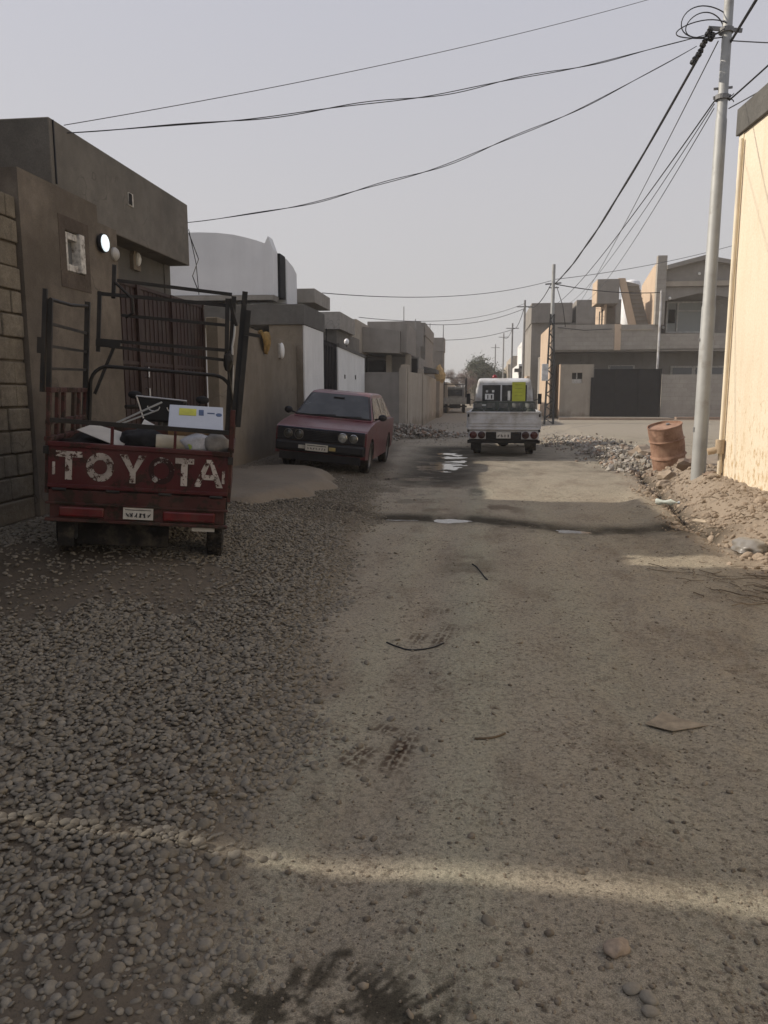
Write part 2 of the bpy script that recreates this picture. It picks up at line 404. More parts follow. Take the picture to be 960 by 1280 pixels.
wet = np.maximum(wet, 1.0*np.exp(-((x-xg_(y)-.16*(fbm(x*1.3+9, y*1.6, 3, 5.)-.5))/.15)**2)*win(y,9,16.5,.8))
wet = np.maximum(wet, .6*sm(-2.5,-3.3,x)*win(y,4.6,9.0,1.2)*np.clip(.6+1.4*(nz2-.4),0,1))  # painted shade under the tricycle and by the wall, carried in the wet mask
wet = np.maximum(wet, .5*sm(-.2,-1.2,x)*win(y,9.2,12.5,.8)*sm(.45,.62,nz2))
# splashes and drips at the near edge
nq = fbm(x*22, y*16, 3, 37.)
sp = ell(x,y,-.42,1.74,.34,.14,.12)*sm(.50,.58,.55*nq+.45*nz+.12*ell(x,y,-.4,1.66,.3,.1,0)) + ell(x,y,-.08,1.70,.28,.07,0)*sm(.52,.6,.5*nq+.5*nz)
for cx, cy, a, b, an in [(-.52+.43*k/22+.02*math.sin(k*5.1),1.73+.05*math.sin(k*3.7)+.02*k/22,.006+.006*abs(math.sin(k*2.3)),.05+.05*abs(math.sin(k*1.9)),-.3-.5*k/22) for k in range(22)]+[(-.36,1.93,.035,.02,.3),(-.39,1.86,.012,.09,-.25),(-.33,1.83,.012,.08,-.5),(-.42,1.84,.014,.07,-.2),(-.27,1.80,.014,.07,-.6),(-.47,1.83,.02,.05,0.)]:
    sp = np.maximum(sp, ell(x,y,cx,cy,a,b,an)*sm(.34,.44,nz))
wet = np.maximum(wet, np.clip(sp,0,1)*.95)
# damp tyre prints: bars of tread
mud = np.zeros_like(x)
for cx, cy, a, b, an, st in [(-.325,3.17,.058,.20,-.16,1.0),(-.5,3.10,.062,.12,-.4,.9),(-.42,3.40,.08,.055,-.3,.8),(-.215,4.80,.055,.25,-.12,.85),(-.38,4.76,.065,.12,-.2,.75),(-.26,5.38,.08,.07,0,.55),(.35,7.4,.12,.3,.2,.3)]:
    ux = (x-cx)*math.cos(an)+(y-cy)*math.sin(an); bars = sm(.0,.25,np.sin((y+ux*.5)*2*np.pi/.058+np.where(ux>0,2.2,0.))+.72+2.6*(nf-.5))*sm(-.55,-.3,np.sin(ux*2*np.pi/.042+.8)+1.2*(nz-.4))
    mud = np.maximum(mud, st*ell(x,y,cx,cy,a,b,an)*bars*sm(.26,.36,nz))
mud = np.maximum(mud, .45*ell(x,y,-.1,6.6,.25,.75,0)*sm(.45,.6,nz2))
mud = np.maximum(mud, .6*win(x,-1.5,.4,.4)*win(y,10.2,12.6,.7)*sm(.52,.66,fbm(x*1.7,y*1.1,4,52.)))
xe = xe_(y) + .25*(fbm(x*.8, y*.8, 3, 3.)-.5)
grav = sm(-.1,.3,xe-x)*(1-sm(20,26,y))
mound = sm(xg_(y)-.6, xg_(y)+.1, x + .3*(nz2-.5))*win(y,5.5,18,1.5)
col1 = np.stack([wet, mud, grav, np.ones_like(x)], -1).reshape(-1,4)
olive = np.clip(np.exp(-((x+.02)/.20)**2)*.9 + .55*np.exp(-((x+.62)/.14)**2) + .35*np.exp(-((x-.75)/.2)**2) + .9*(fbm(x*1.6,y*.7,4,61.)-.5),0,1)*win(y,1.9,12,1.)
col2 = np.stack([mound, np.clip(olive*1.15,0,1), sm(24,30,y), np.ones_like(x)], -1).reshape(-1,4)

def ground_mat():
    m, nt, b = newmat('dirt_road'); L = nt.links
    v = coords(nt)
    a1 = N(nt, 'ShaderNodeAttribute', attribute_name='marks'); a2 = N(nt, 'ShaderNodeAttribute', attribute_name='soil')
    s1 = N(nt, 'ShaderNodeSeparateColor'); L.new(a1.outputs['Color'], s1.inputs[0])
    s2 = N(nt, 'ShaderNodeSeparateColor'); L.new(a2.outputs['Color'], s2.inputs[0])
    n_big = noise_n(nt, v, .8, 5, .6); n_mid = noise_n(nt, v, 5, 6, .65); n_f = noise_n(nt, v, 45, 5, .7); n_g = noise_n(nt, v, 260, 3, .6)
    c = mix(nt, ramp(nt, n_big, .35, .65), (.258,.226,.172), (.315,.28,.217))
    c = mix(nt, ramp(nt, n_mid, .35, .72), c, mix(nt, n_f, (.175,.15,.112), (.375,.332,.257)))
    gg = N(nt, 'ShaderNodeMath', operation='MULTIPLY'); L.new(s2.outputs[1], gg.inputs[0]); gg.inputs[1].default_value = .75
    c = mix(nt, gg.outputs[0], c, mix(nt, n_f, (.25,.243,.18), (.345,.333,.255)))
    c = mix(nt, ramp(nt, n_f, .56, .74), c, (.10,.08,.06))
    n_p = noise_n(nt, coords(nt, (1.0,.45,1.0)), 2.1, 6, .62)
    c = mix(nt, mix(nt, .6, (0,0,0), ramp(nt, n_p, .52, .68)), c, (.155,.12,.088))
    c = mix(nt, mix(nt, .5, (0,0,0), ramp(nt, n_p, .34, .46, (1,1,1,1), (0,0,0,1))), c, (.30,.27,.205))
    # grit: small pale and dark grains
    vo = N(nt, 'ShaderNodeTexVoronoi'); vo.inputs['Scale'].default_value = 75; L.new(v, vo.inputs['Vector'])
    sel = N(nt, 'ShaderNodeSeparateColor'); L.new(vo.outputs['Color'], sel.inputs[0])
    grain = N(nt, 'ShaderNodeMath', operation='MULTIPLY'); L.new(ramp(nt, vo.outputs['Distance'], .18, .42, (1,1,1,1), (0,0,0,1)), grain.inputs[0]); L.new(ramp(nt, sel.outputs[0], .7, .76), grain.inputs[1])
    n_c = noise_n(nt, v, 17, 9, .82)
    cm = N(nt, 'ShaderNodeMath', operation='MULTIPLY'); L.new(ramp(nt, n_c, .53, .585), cm.inputs[0]); L.new(ramp(nt, noise_n(nt, v, 1.7, 4, .6), .44, .64, (.08,)*3+(1,), (.95,)*3+(1,)), cm.inputs[1])
    c = mix(nt, cm.outputs[0], c, mix(nt, n_f, (.085,.064,.046), (.145,.113,.084)))
    c = mix(nt, .38, c, ramp(nt, n_g, .32, .68), 'OVERLAY')
    c = mix(nt, .35, c, ramp(nt, n_f, .34, .66), 'OVERLAY')
    c = mix(nt, grain.outputs[0], c, mix(nt, sel.outputs[1], (.09,.075,.06), (.3,.265,.215)))
    vo2 = N(nt, 'ShaderNodeTexVoronoi'); vo2.inputs['Scale'].default_value = 26; L.new(v, vo2.inputs['Vector'])
    sel2 = N(nt, 'ShaderNodeSeparateColor'); L.new(vo2.outputs['Color'], sel2.inputs[0])
    chip = N(nt, 'ShaderNodeMath', operation='MULTIPLY'); L.new(ramp(nt, vo2.outputs['Distance'], .12, .3, (1,1,1,1), (0,0,0,1)), chip.inputs[0]); L.new(ramp(nt, sel2.outputs[0], .86, .9), chip.inputs[1])
    c = mix(nt, chip.outputs[0], c, mix(nt, sel2.outputs[1], (.08,.065,.052), (.24,.21,.165)))
    c = mix(nt, s2.outputs[0], c, mix(nt, n_f, (.22,.178,.135), (.34,.28,.217)))
    c = mix(nt, s2.outputs[2], c, mix(nt, n_mid, (.24,.21,.165), (.32,.285,.23)))
    c = mix(nt, s1.outputs[2], c, mix(nt, n_f, (.095,.078,.059), (.165,.138,.105)))
    c = mix(nt, s1.outputs[1], c, (.062,.040,.027))
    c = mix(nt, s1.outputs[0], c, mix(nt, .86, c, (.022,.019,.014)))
    L.new(c, b.inputs['Base Color'])
    r = mix(nt, s1.outputs[0], (.95,)*3, (.72,)*3); L.new(r, b.inputs['Roughness']); spn = mix(nt, s1.outputs[0], (.15,)*3, (.03,)*3); L.new(spn, b.inputs['Specular IOR Level'])
    p = bumpn(nt, b, n_g, .35, .003); p = bumpn(nt, b, n_f, .5, .012, p); p = bumpn(nt, b, grain.outputs[0], .5, .006, p); p = bumpn(nt, b, chip.outputs[0], .6, .012, p); p = bumpn(nt, b, n_c, .55, .015, p); bumpn(nt, b, n_mid, .35, .03, p)
    return m
ii = np.arange(ny-1)[:,None]*nx + np.arange(nx-1)[None,:]
F = np.stack([ii, ii+1, ii+nx+1, ii+nx], -1).reshape(-1,4)
V = np.stack([XX, YY, ZZ], -1).reshape(-1,3)
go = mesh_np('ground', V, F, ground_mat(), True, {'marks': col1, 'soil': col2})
tag(go, 'unpaved dirt road with wet patches, tyre prints and a trodden crown', None, None, 'structure')

# water: flat sheets lying in the hollows of the ground
def water_mat():
    m, nt, b = newmat('murky_water'); b.inputs['Base Color'].default_value = (.07,.057,.042,1); b.inputs['Roughness'].default_value = .08; b.inputs['Specular IOR Level'].default_value = .6
    v = coords(nt); bumpn(nt, b, noise_n(nt, v, 14, 3), .12, .01); return m
WM = water_mat()
def pool(cx, cy, a, b, z, label):
    mb = MB(); n = 40; pts = []
    for i in range(n):
        t = 2*math.pi*i/n; k = 1 + .25*(float(vnoise(math.cos(t)*1.7+cx*3, math.sin(t)*1.7+cy, 3.))-.5)
        pts.append((cx+a*k*math.cos(t), cy+b*k*math.sin(t), z))
    mb.add(pts, [tuple(range(n))]); o = mb.build('water', WM); tag(o, label, None, None, 'structure'); return o
for (px, py, a, b), t in zip(POOLS, ('small bright puddle at the left of the wet cross channel', 'bright puddle in the middle of the wet cross channel', 'thin bright puddle at the right of the wet cross channel')):
    zb = float(np.median(gh(np.array([px,px+.05,px-.05]), np.array([py,py,py]))))
    pool(px, py, a*1.25, b*1.8, zb+.011, t)
pool(-.80, 17.0, .72, 3.6, float(np.percentile(gh(*np.meshgrid(np.linspace(-1.2,-.4,30),np.linspace(15,19.5,60))),42)), 'broken rippled puddle on the road left of the white truck')
pool(-1.4, 13.7, .55, .32, float(gh(np.array([-1.4]),np.array([13.7]))[0])+.012, 'thin puddle on the road beside the red car')

# ------------------------------------------------------------------ stones
def ico(sub):
    bm = bmesh.new(); bmesh.ops.create_icosphere(bm, subdivisions=sub, radius=1)
    v = np.array([tuple(p.co) for p in bm.verts]); f = np.array([[q.index for q in p.verts] for p in bm.faces]); bm.free(); return v, f
def stone_templates(sub, n, amp, seed, angular=False):
    v, f = ico(sub); out = []; r = np.random.default_rng(seed)
    for k in range(n):
        w = np.ones(len(v))
        for j in range(5):
            dv = r.normal(size=3); dv /= np.linalg.norm(dv)
            if angular: w = np.minimum(w, np.where(v@dv > .3, r.uniform(.45,.8)/np.maximum(v@dv,.3), 9))
            else: w += amp*r.uniform(-1,1)*np.maximum(v@dv,0)**2
        out.append(v*w[:,None])
    return out, f
def rotm(ax, ay, az):
    cx,sx,cy,sy,cz,sz = np.cos(ax),np.sin(ax),np.cos(ay),np.sin(ay),np.cos(az),np.sin(az)
    R_ = np.empty((len(ax),3,3))
    R_[:,0,0]=cz*cy; R_[:,0,1]=cz*sy*sx-sz*cx; R_[:,0,2]=cz*sy*cx+sz*sx
    R_[:,1,0]=sz*cy; R_[:,1,1]=sz*sy*sx+cz*cx; R_[:,1,2]=sz*sy*cx-cz*sx
    R_[:,2,0]=-sy; R_[:,2,1]=cy*sx; R_[:,2,2]=cy*cx
    return R_
def scatter(P, S, tilt, temps, f, seed):
    """P positions, S half sizes; returns vertices and faces of all stones"""
    r = np.random.default_rng(seed); n = len(P)
    Rm = rotm(r.normal(0,tilt,n), r.normal(0,tilt,n), r.uniform(0,6.28,n))
    ti = r.integers(0, len(temps), n); Vs = []; Fs = []; base = 0; nv = len(temps[0])
    for k in range(len(temps)):
        s = np.where(ti == k)[0]
        if not len(s): continue
        L = temps[k][None]*S[s][:,None,:]
        W = np.einsum('nij,nvj->nvi', Rm[s], L) + P[s][:,None,:]
        Vs.append(W.reshape(-1,3)); Fs.append((f[None] + (np.arange(len(s))*nv)[:,None,None] + base).reshape(-1,3)); base += len(s)*nv
    return np.concatenate(Vs), np.concatenate(Fs)
def stone_mat(name, cols, rough=.85, dust=(.2,.17,.13), dust_amt=.5):
    m, nt, b = newmat(name); L = nt.links; g = N(nt, 'ShaderNodeNewGeometry'); v = coords(nt)
    r = N(nt, 'ShaderNodeValToRGB'); e = r.color_ramp.elements
    while len(e) < len(cols): e.new(.5)
    for i, c in enumerate(cols): e[i].position = i/(len(cols)-1); e[i].color = (*c,1)
    L.new(g.outputs['Random Per Island'], r.inputs[0])
    n = noise_n(nt, v, 60, 5, .65); n2 = noise_n(nt, v, 9, 4)
    c = mix(nt, mix(nt, dust_amt, (0,0,0), ramp(nt, n2, .35, .7)), r.outputs[0], dust)
    c = mix(nt, .18, c, ramp(nt, n, .3, .7), 'OVERLAY')
    L.new(c, b.inputs['Base Color']); b.inputs['Roughness'].default_value = rough; b.inputs['Specular IOR Level'].default_value = .25
    bumpn(nt, b, n, .3, .004); return m
PEB = stone_mat('river_pebbles', [(.11,.097,.076),(.155,.138,.108),(.17,.151,.118),(.20,.178,.14),(.16,.147,.124),(.245,.222,.18),(.13,.118,.1)], .92, (.185,.163,.126), .5)
DIRTSTONE = stone_mat('dusty_chips', [(.095,.078,.06),(.19,.16,.12),(.26,.22,.165),(.12,.10,.078)], .95, (.225,.187,.138), .5)
CLOD = stone_mat('soil_clods', [(.20,.158,.117),(.27,.215,.163),(.34,.275,.21),(.24,.19,.143)], .95, (.33,.265,.2), .6)
RUB = stone_mat('broken_rubble', [(.22,.2,.17),(.32,.3,.26),(.15,.135,.115),(.42,.4,.36),(.26,.17,.12),(.12,.115,.1)], .93, (.27,.235,.185), .5)

def gravel_points(y0, y1, dens):
    n = int((y1-y0)*5.2*dens); X = rng.uniform(-5.0, .2, n); Y = rng.uniform(y0, y1, n)
    xe = xe_(Y) + .25*(fbm(X*.8, Y*.8, 3, 3.)-.5)
    e = xe - X + .5*(fbm(X*2.2, Y*2.2, 3, 41.)-.5)
    p = sm(-.16, .24, e)
    p = p*(1 - .9*sm(.40,.52,fbm(X*.9+2, Y*1.1, 4, 43.))*win(Y, 4.5, 5.9, .5)*sm(-1.5,-2.1,X))      # bare muddy patch in front of the tricycle
    p = p*ip(Y, [1.5,1.75,1.95,2.2], [.4,.65,.9,1])
    p = np.maximum(p, .012*sm(-1.0,-.1,e))
    p = p*(X > -1.1*Y-1.2)*(X > -4.25)
    p = p*(1-sm(11.5,13.5,Y)*.75)
    # concrete apron stays clear
    p = p*np.where((X < -2.7)&(Y > 9.3)&(Y < 13.5), .06, 1)
    k = rng.random(n) < p
    return X[k], Y[k], e[k]
def gravel(y0, y1, dens, sub, nt_, seed):
    X, Y, e = gravel_points(y0, y1, dens); n = len(X)
    a = np.clip(rng.lognormal(math.log(.0132), .36, n), .005, .026)
    asp = rng.uniform(.58,.92,n); th = rng.uniform(.34,.52,n)
    S = np.stack([a, a*asp, a*th], -1)
    Z = gh(X, Y) + S[:,2]*rng.uniform(-.4,.6,n) + .012*sm(.0,.5,e)*rng.random(n) - 1.0*S[:,2]*ip(Y,[1.6,1.95,2.25],[1.0,.7,0])*(.5+.9*fbm(X*3,Y*3,2,44.))
    T, f = stone_templates(sub, 14, .10, seed)
    return scatter(np.stack([X,Y,Z],-1), S, .28, T, f, seed)
v1, f1 = gravel(1.45, 4.6, 3000, 2, 14, 5)
v2, f2 = gravel(4.6, 8.5, 2300, 2, 14, 6)
v3, f3 = gravel(8.5, 15.5, 1100, 1, 10, 7)
Vg = np.concatenate([v1, v2, v3]); Fg = np.concatenate([f1, f2+len(v1), f3+len(v1)+len(v2)])
tag(mesh_np('gravel', Vg, Fg, PEB), 'loose rounded grey brown river pebbles banked along the left of the road', None, None, 'stuff')

# grit and chips on the packed road
n = 42000; Y = 1.5*np.exp(rng.random(n)*math.log(26/1.5)); X = rng.uniform(-.62, .75, n)*Y*.9
k = (X > xe_(Y)-1.5) & (X < 3.0) & (rng.random(n) < .2 + .8*sm(.46,.66,fbm(X*1.6+4, Y*1.3, 4, 71.))*(.35+.65*sm(-.1,1.2,X)))
X, Y = X[k], Y[k]; n = len(X); a = np.clip(rng.lognormal(math.log(.0042), .55, n), .002, .017)
S = np.stack([a, a*rng.uniform(.6,.95,n), a*rng.uniform(.35,.6,n)], -1)
T, f = stone_templates(1, 10, .3, 15)
v_, f_ = scatter(np.stack([X, Y, gh(X,Y)+S[:,2]*.25], -1), S, .4, T, f, 16)
tag(mesh_np('grit', v_, f_, DIRTSTONE), 'scattered small stone chips pressed into the packed dirt', None, None, 'stuff')

# soil clods on the dug up bank at the right
n = 22000; Y = rng.uniform(5.5, 15.5, n); X = rng.uniform(1.7, 4.2, n)
e = X - xg_(Y) + .5
k = rng.random(n) < sm(0,.6,e)*(.25+.75*sm(.42,.6,fbm(X*2,Y*2,3,81.)))*win(Y,7.3,14.5,1.3)
X, Y = X[k], Y[k]; n = len(X); a = np.clip(rng.lognormal(math.log(.0095), .65, n), .004, .08)
S = np.stack([a, a*rng.uniform(.6,.95,n), a*rng.uniform(.45,.75,n)], -1)
T, f = stone_templates(2, 12, .5, 25)
v_, f_ = scatter(np.stack([X, Y, gh(X,Y)+S[:,2]*.3], -1), S, .6, T, f, 26)
tag(mesh_np('soil_clods', v_, f_, CLOD, False), 'crumbling brown soil clods on the dug up bank by the yellow wall', None, None, 'stuff')

def rubble(name, label, pts, size, seed, mat=RUB, big=.0):
    P = np.array(pts); n = len(P); r = np.random.default_rng(seed)
    a = np.clip(r.lognormal(math.log(size), .5, n), size*.35, size*3.2)
    S = np.stack([a, a*r.uniform(.55,.95,n), a*r.uniform(.35,.7,n)], -1)
    T, f = stone_templates(1, 14, .3, seed, True)
    v_, f_ = scatter(P, S, .7, T, f, seed+1)
    return tag(mesh_np(name, v_, f_, mat, False), label, None, None, 'stuff')
r = np.random.default_rng(91)
def heap(cx, cy, a, b, h, n, flat=1.0):
    out = []
    for i in range(n):
        u, w = r.normal(0,.42,2); k = math.exp(-(u*u+w*w)*1.6)
        px, py = cx+u*a, cy+w*b
        out.append((px, py, g1(px,py) + h*k*r.uniform(.55,1.0)))
    return out
rubble('rubble', 'pale broken rubble heaped against the grey wall beyond the red car', heap(-2.5,26.6,1.9,1.3,.45,1100)+heap(-3.4,25.4,1.0,1.2,.4,500)+heap(-1.6,28,1.6,2.0,.08,400), .05, 101)
rubble('rubble', 'grey stones and rubbish spread along the roadside behind the rusty barrel',
       heap(3.25,19.5,.9,4.5,.12,900)+heap(3.0,24.0,1.5,4.0,.08,700)+heap(3.0,16.4,.45,1.6,.1,380), .042, 111)
n = 2600; X = rng.uniform(-3.2,3,n); Y = rng.uniform(22,40,n); k = rng.random(n) < .3+.7*sm(.45,.6,fbm(X*.7,Y*.4,3,5.))
rubble('road_stones', 'pale stones strewn over the sunlit road beyond the white truck', np.stack([X[k],Y[k],gh(X[k],Y[k])],-1), .022, 121)
# the larger cobbles lying on the near road
for (sx, sy, a, lab) in [(.41,2.02,.045,'tan earth covered stone on the near road, largest of its cluster'),(.425,1.875,.028,'smooth dark oval pebble on the near road'),(.46,1.845,.03,'smooth grey pebble touching a dark one on the near road'),(.455,1.80,.025,'smallest smooth grey pebble of the cluster on the near road')]:
    mb = MB(); mb.blob((0,0,a*.12),(a,a*.72,a*.42),3,.35 if a > .04 else .16,1.6,(0,.1,random.random()*3),seed=sx*17)
    o = mb.build('stone', PEB if a < .04 else CLOD, None, True, ang=80); o.location = (sx, sy, g1(sx,sy)); tag(o, lab, 'stone', 'stones lying on the near road')
# ------------------------------------------------------------------ LEFT SIDE
def pt(name, mb, mat, parent, **kw):
    return mb.build(name, mat, parent, off=tuple(parent.location), **kw)
def pts_(name, mb, mat, parent, **kw):
    return mb.split(name, mat, parent, off=tuple(parent.location), **kw)
def B(*boxes):
    mb = MB()
    for a, b in boxes: mb.box(a, b)
    return mb

# --- cement house at the near left
h1 = thing('cement_house', 'grey brown cement house with an overhanging parapet at the near left', 'house', (-6.4,9.4,0))
mb = MB()
WX = -4.28
mb.box((-4.5,7.0,-.1),(WX,7.79,3.6)); mb.box((-4.5,8.12,-.1),(WX,8.95,3.42)); mb.box((-4.5,7.79,-.1),(WX,8.12,2.79)); mb.box((-4.5,7.79,3.2),(WX,8.12,3.6)); mb.box((-4.5,8.12,3.42),(WX,8.5,3.6))
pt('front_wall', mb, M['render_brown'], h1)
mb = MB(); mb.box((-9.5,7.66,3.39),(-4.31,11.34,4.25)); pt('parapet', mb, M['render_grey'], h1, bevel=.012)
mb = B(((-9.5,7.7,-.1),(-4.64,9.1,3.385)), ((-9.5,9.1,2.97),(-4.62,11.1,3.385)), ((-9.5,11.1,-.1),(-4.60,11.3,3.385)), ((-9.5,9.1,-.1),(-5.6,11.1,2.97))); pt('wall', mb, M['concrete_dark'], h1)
wf = B(((-4.40,7.79,2.80),(-4.29,7.85,3.19)), ((-4.40,8.03,2.80),(-4.25,8.13,3.2)), ((-4.40,7.85,3.12),(-4.285,8.03,3.19)), ((-4.40,7.85,2.80),(-4.285,8.03,2.87)))
wo = pt('window_frame', wf, M['win_frame'], h1, bevel=.006)
ws_ = B(((WX-.01,7.66,2.62),(WX+.006,7.785,3.34)),((WX-.01,8.135,2.62),(WX+.006,8.27,3.34)),((WX-.01,7.785,3.205),(WX+.006,8.135,3.34)),((WX-.01,7.785,2.62),(WX+.006,8.135,2.785)))
pt('window_surround', ws_, plaster('dark_mortar_patch',(.075,.06,.048),(.12,.098,.078),3,.6), h1, bevel=.004)
gp = B(((-4.37,7.85,2.87),(-4.35,8.03,3.12)))
g = gp.build('pane', M['glass_grey'], wo, off=tuple(h1.location))
mb = MB(); mb.box((-4.31,9.37,3.80),(-4.296,9.49,3.95)); vo_ = pt('vent', mb, M['win_frame'], h1)
mb = MB(); mb.box((-4.297,9.37,3.81),(-4.292,9.45,3.94)); mb.build('vent_slot', M['dark'], vo_, off=tuple(h1.location))
mb = MB(); mb.box((-4.31,7.72,3.63),(-4.296,7.735,4.24)); pt('cable_conduit', mb, M['cable'], h1)

wl = thing('wall_lamp', 'round lit white wall lamp beside the small window of the cement house', 'lamp', (WX,8.53,3.2))
mb = MB(); mb.lathe([(.02,0),(.085,.005),(.105,.03),(.1,.06)], 28, Matrix.Rotation(rad(90),4,'Y')); mb.build('lamp_body', M['car_dark'], wl, True)
mb = MB(); mb.lathe([(.092,.055),(.09,.07),(.06,.085),(.01,.09)], 28, Matrix.Rotation(rad(90),4,'Y')); mb.build('lamp_shade', emit('lit_lamp', (.8,.95,1), 1.0), wl, True)
for yy, lab, arch in [(8.86,'plain round unlit sconce above the maroon gate',False),(10.12,'arched bulkhead sconce above the maroon gate',True)]:
    sc = thing('wall_sconce', lab, 'lamp', (-4.62 if arch else WX, yy, 3.27 if arch else 3.14))
    if arch:
        mb = MB(); mb.prism([(-.11,-.12),(.11,-.12),(.11,.05),(.07,.12),(0,.15),(-.07,.12),(-.11,.05)], 'x', 0, .05); mb.build('back_plate', M['concrete_dark'], sc)
        mb = MB(); mb.blob((.06,0,.02),(.05,.045,.09),2,.05); mb.build('bulb', simple('opal_glass',(.6,.6,.58),.3), sc, True)
    else:
        mb = MB(); mb.lathe([(.075,0),(.075,.02),(.055,.045),(.01,.06)], 20, Matrix.Rotation(rad(90),4,'Y')); mb.build('lamp_shade', simple('opal_grey',(.36,.35,.33),.4), sc, True)

# maroon gate
mg = thing('metal_gate', 'maroon sheet metal gate in the recess of the cement house', 'gate', (-4.56,10.5,0))
mb = B(((-4.58,9.12,.1),(-4.55,12.45,2.95))); pt('gate_leaf', mb, M['maroon'], mg)
mb = MB()
for yy in (9.12,9.95,10.0,11.1,11.15,12.4): mb.box((-4.55,yy,.1),(-4.51,yy+.05,2.95))
for yy in np.arange(9.25,12.4,.14): mb.box((-4.55,yy,.16),(-4.54,yy+.03,2.9))
for zz in (.1,1.02,1.9,2.9): mb.box((-4.55,9.17,zz),(-4.53,12.4,zz+.05))
pt('gate_frame', mb, M['maroon'], mg, bevel=.004)
mb = MB(); mb.tube([(-4.51,10.08,1.45),(-4.46,10.08,1.45),(-4.46,10.08,1.6),(-4.51,10.08,1.6)],.012); mb.tube([(-4.51,10.08,1.75),(-4.46,10.08,1.75),(-4.46,10.08,1.88),(-4.51,10.08,1.88)],.012); pts_('handle', mb, M['chrome'], mg)

# rough block wall at the very left
bw = thing('block_wall', 'rough unplastered block wall at the left edge of the view', 'wall', (-4.4,5.2,0))
mb = MB(); r = random.Random(3); z = -.1; row = 0
while z < 3.30:
    hh = .215; yy = 6.98; first = True
    while yy > 3.6:
        w = r.uniform(.2,.5) if not first else r.uniform(.14,.4)
        dx = r.uniform(-.012,.014); mb.box((-4.55, yy-w+.012, z+.006+r.uniform(0,.006)), (-4.315+dx, yy, z+hh-.008)); yy -= w; first = False
    z += hh
pt('blocks', mb, M['block'] if 'block' in M else M.setdefault('block', plaster('sandy_block', (.15,.13,.10), (.225,.197,.152), 3.0, .7, .35, (.09,.075,.06), .15, .7, .5)), bw, bevel=.012)
mb = B(((-4.54,3.6,-.1),(-4.345,6.99,3.3))); pt('mortar', mb, plaster('grey_mortar', (.1,.088,.072), (.15,.13,.105), 4, .5), bw)
# grey block room behind it
gb = thing('roof_room', 'dark grey cement block room rising behind the rough block wall', 'building', (-6,6.2,0))
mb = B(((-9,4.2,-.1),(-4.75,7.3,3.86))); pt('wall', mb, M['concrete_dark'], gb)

# neighbours further along the left whose shade falls over the near road (only just out of the frame)
for (y0,y1,hh,xx,lab) in [(2.64,7.3,5.2,-5.3,'tall plain cement house behind the rough block wall'),(-7,2.425,5.0,-4.6,'plain cement house next to the alley beside the camera')]:
    nb = thing('cement_house', lab, 'house', (-7,(y0+y1)/2,0))
    mb = MB(); mb.prism([(y0,-.1),(y1,-.1),(y1,hh if y0 < 0 else 3.8),(min(y1,7.28),hh if y0 < 0 else 3.8),(min(y1,7.26),hh),(y0,hh)], 'x', -10, xx)
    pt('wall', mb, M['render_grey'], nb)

# --- tan yard wall beside the car
we = thing('yard_wall', 'tan cement yard wall behind the parked red car', 'wall', (-4.4,15,0))
mb = MB(); mb.prism([(12.46,-.1),(17.93,-.1),(17.93,2.62),(16.4,2.68),(13.0,2.76),(12.46,2.76)], 'x', -4.5, -4.3); pt('wall', mb, M['render_wallE'], we, bevel=.01)
cl = MB(); n1, n2 = 8, 12; vs = []
for i in range(n1):
    for j in range(n2):
        t = j/(n2-1); u = i/(n1-1)
        vs.append((-4.27+.03*math.sin(u*14)+.04*math.sin(3.1*t), 15.05+ (u-.5)*(.62-.35*t)+.1*t, 2.72-.42*t*(1-.25*abs(u-.6))+.02*math.sin(u*9)))
cl.add(vs, [(i*n2+j,i*n2+j+1,(i+1)*n2+j+1,(i+1)*n2+j) for i in range(n1-1) for j in range(n2-1)])
o = cl.build('cloth', simple('ochre_cloth', (.24,.155,.05), .9, 0, .35, 12, .3), None, True); so = o.modifiers.new('Solid','SOLIDIFY'); so.thickness = .012
tag(o, 'ochre cloth hanging over the top of the tan yard wall', 'cloth')
wl2 = thing('wall_lamp', 'white oval wall lamp near the hanging ochre cloth', 'lamp', (-4.29,16.35,2.42))
mb = MB(); mb.blob((.05,0,0),(.055,.1,.17),3,.0); mb.build('lamp_shade', simple('white_opal',(.68,.68,.66),.35,0,.05), wl2, True)
mb = MB(); mb.box((-.005,-.09,-.15),(.02,.09,.15)); mb.build('back_plate', M['win_frame'], wl2)

# --- white house with the curved fascia
h2 = thing('white_house', 'white single storey house with a curved white roof fascia and black side strip', 'house', (-7,20.5,0))
mb = B(((-10,18.6,-.1),(-5.6,25,3.84))); pt('wall', mb, M['white'], h2)
top = [(-10,5.26),(-6.6,5.24),(-6.2,5.22),(-5.8,5.17),(-5.5,5.1),(-5.25,5.03),(-5.05,4.96),(-4.97,5.12),(-4.92,4.98),(-4.86,4.82)]
mb = MB(); mb.prism([(-10,3.84)]+[(-4.86,3.80)]+top[::-1], 'y', 18.1, 18.5); pt('fascia', mb, M['white'], h2)
mb = MB(); mb.prism([(-10,3.70),(-4.9,3.68),(-4.86,3.79),(-10,3.83)], 'y', 18.05, 18.6); pt('soffit', mb, M['concrete'], h2)
mb = B(((-5.3,18.51,3.79),(-4.80,19.0,4.80))); pt('black_panel', mb, M['black_metal'], h2)
mb = MB(); mb.prism([(19.01,3.7),(20.1,3.7),(20.1,4.55),(19.7,4.68),(19.01,4.76)], 'x', -6, -4.78); pt('side_fascia', mb, M['white'], h2)
mb = MB(); mb.box((-10,20.3,3.86),(-4.36,22.4,4.22)); pt('roof', mb, M['concrete'], h2, bevel=.01)
mb = B(((-10,20.35,2.6),(-4.9,22.3,3.85)),((-10,25.2,-.1),(-4.7,30,3.55))); pts_('rear_wall', mb, M['render_grey'], h2)
mb = B(((-10,25.0,3.56),(-4.55,28,4.1))); pt('rear_parapet', mb, M['concrete'], h2)
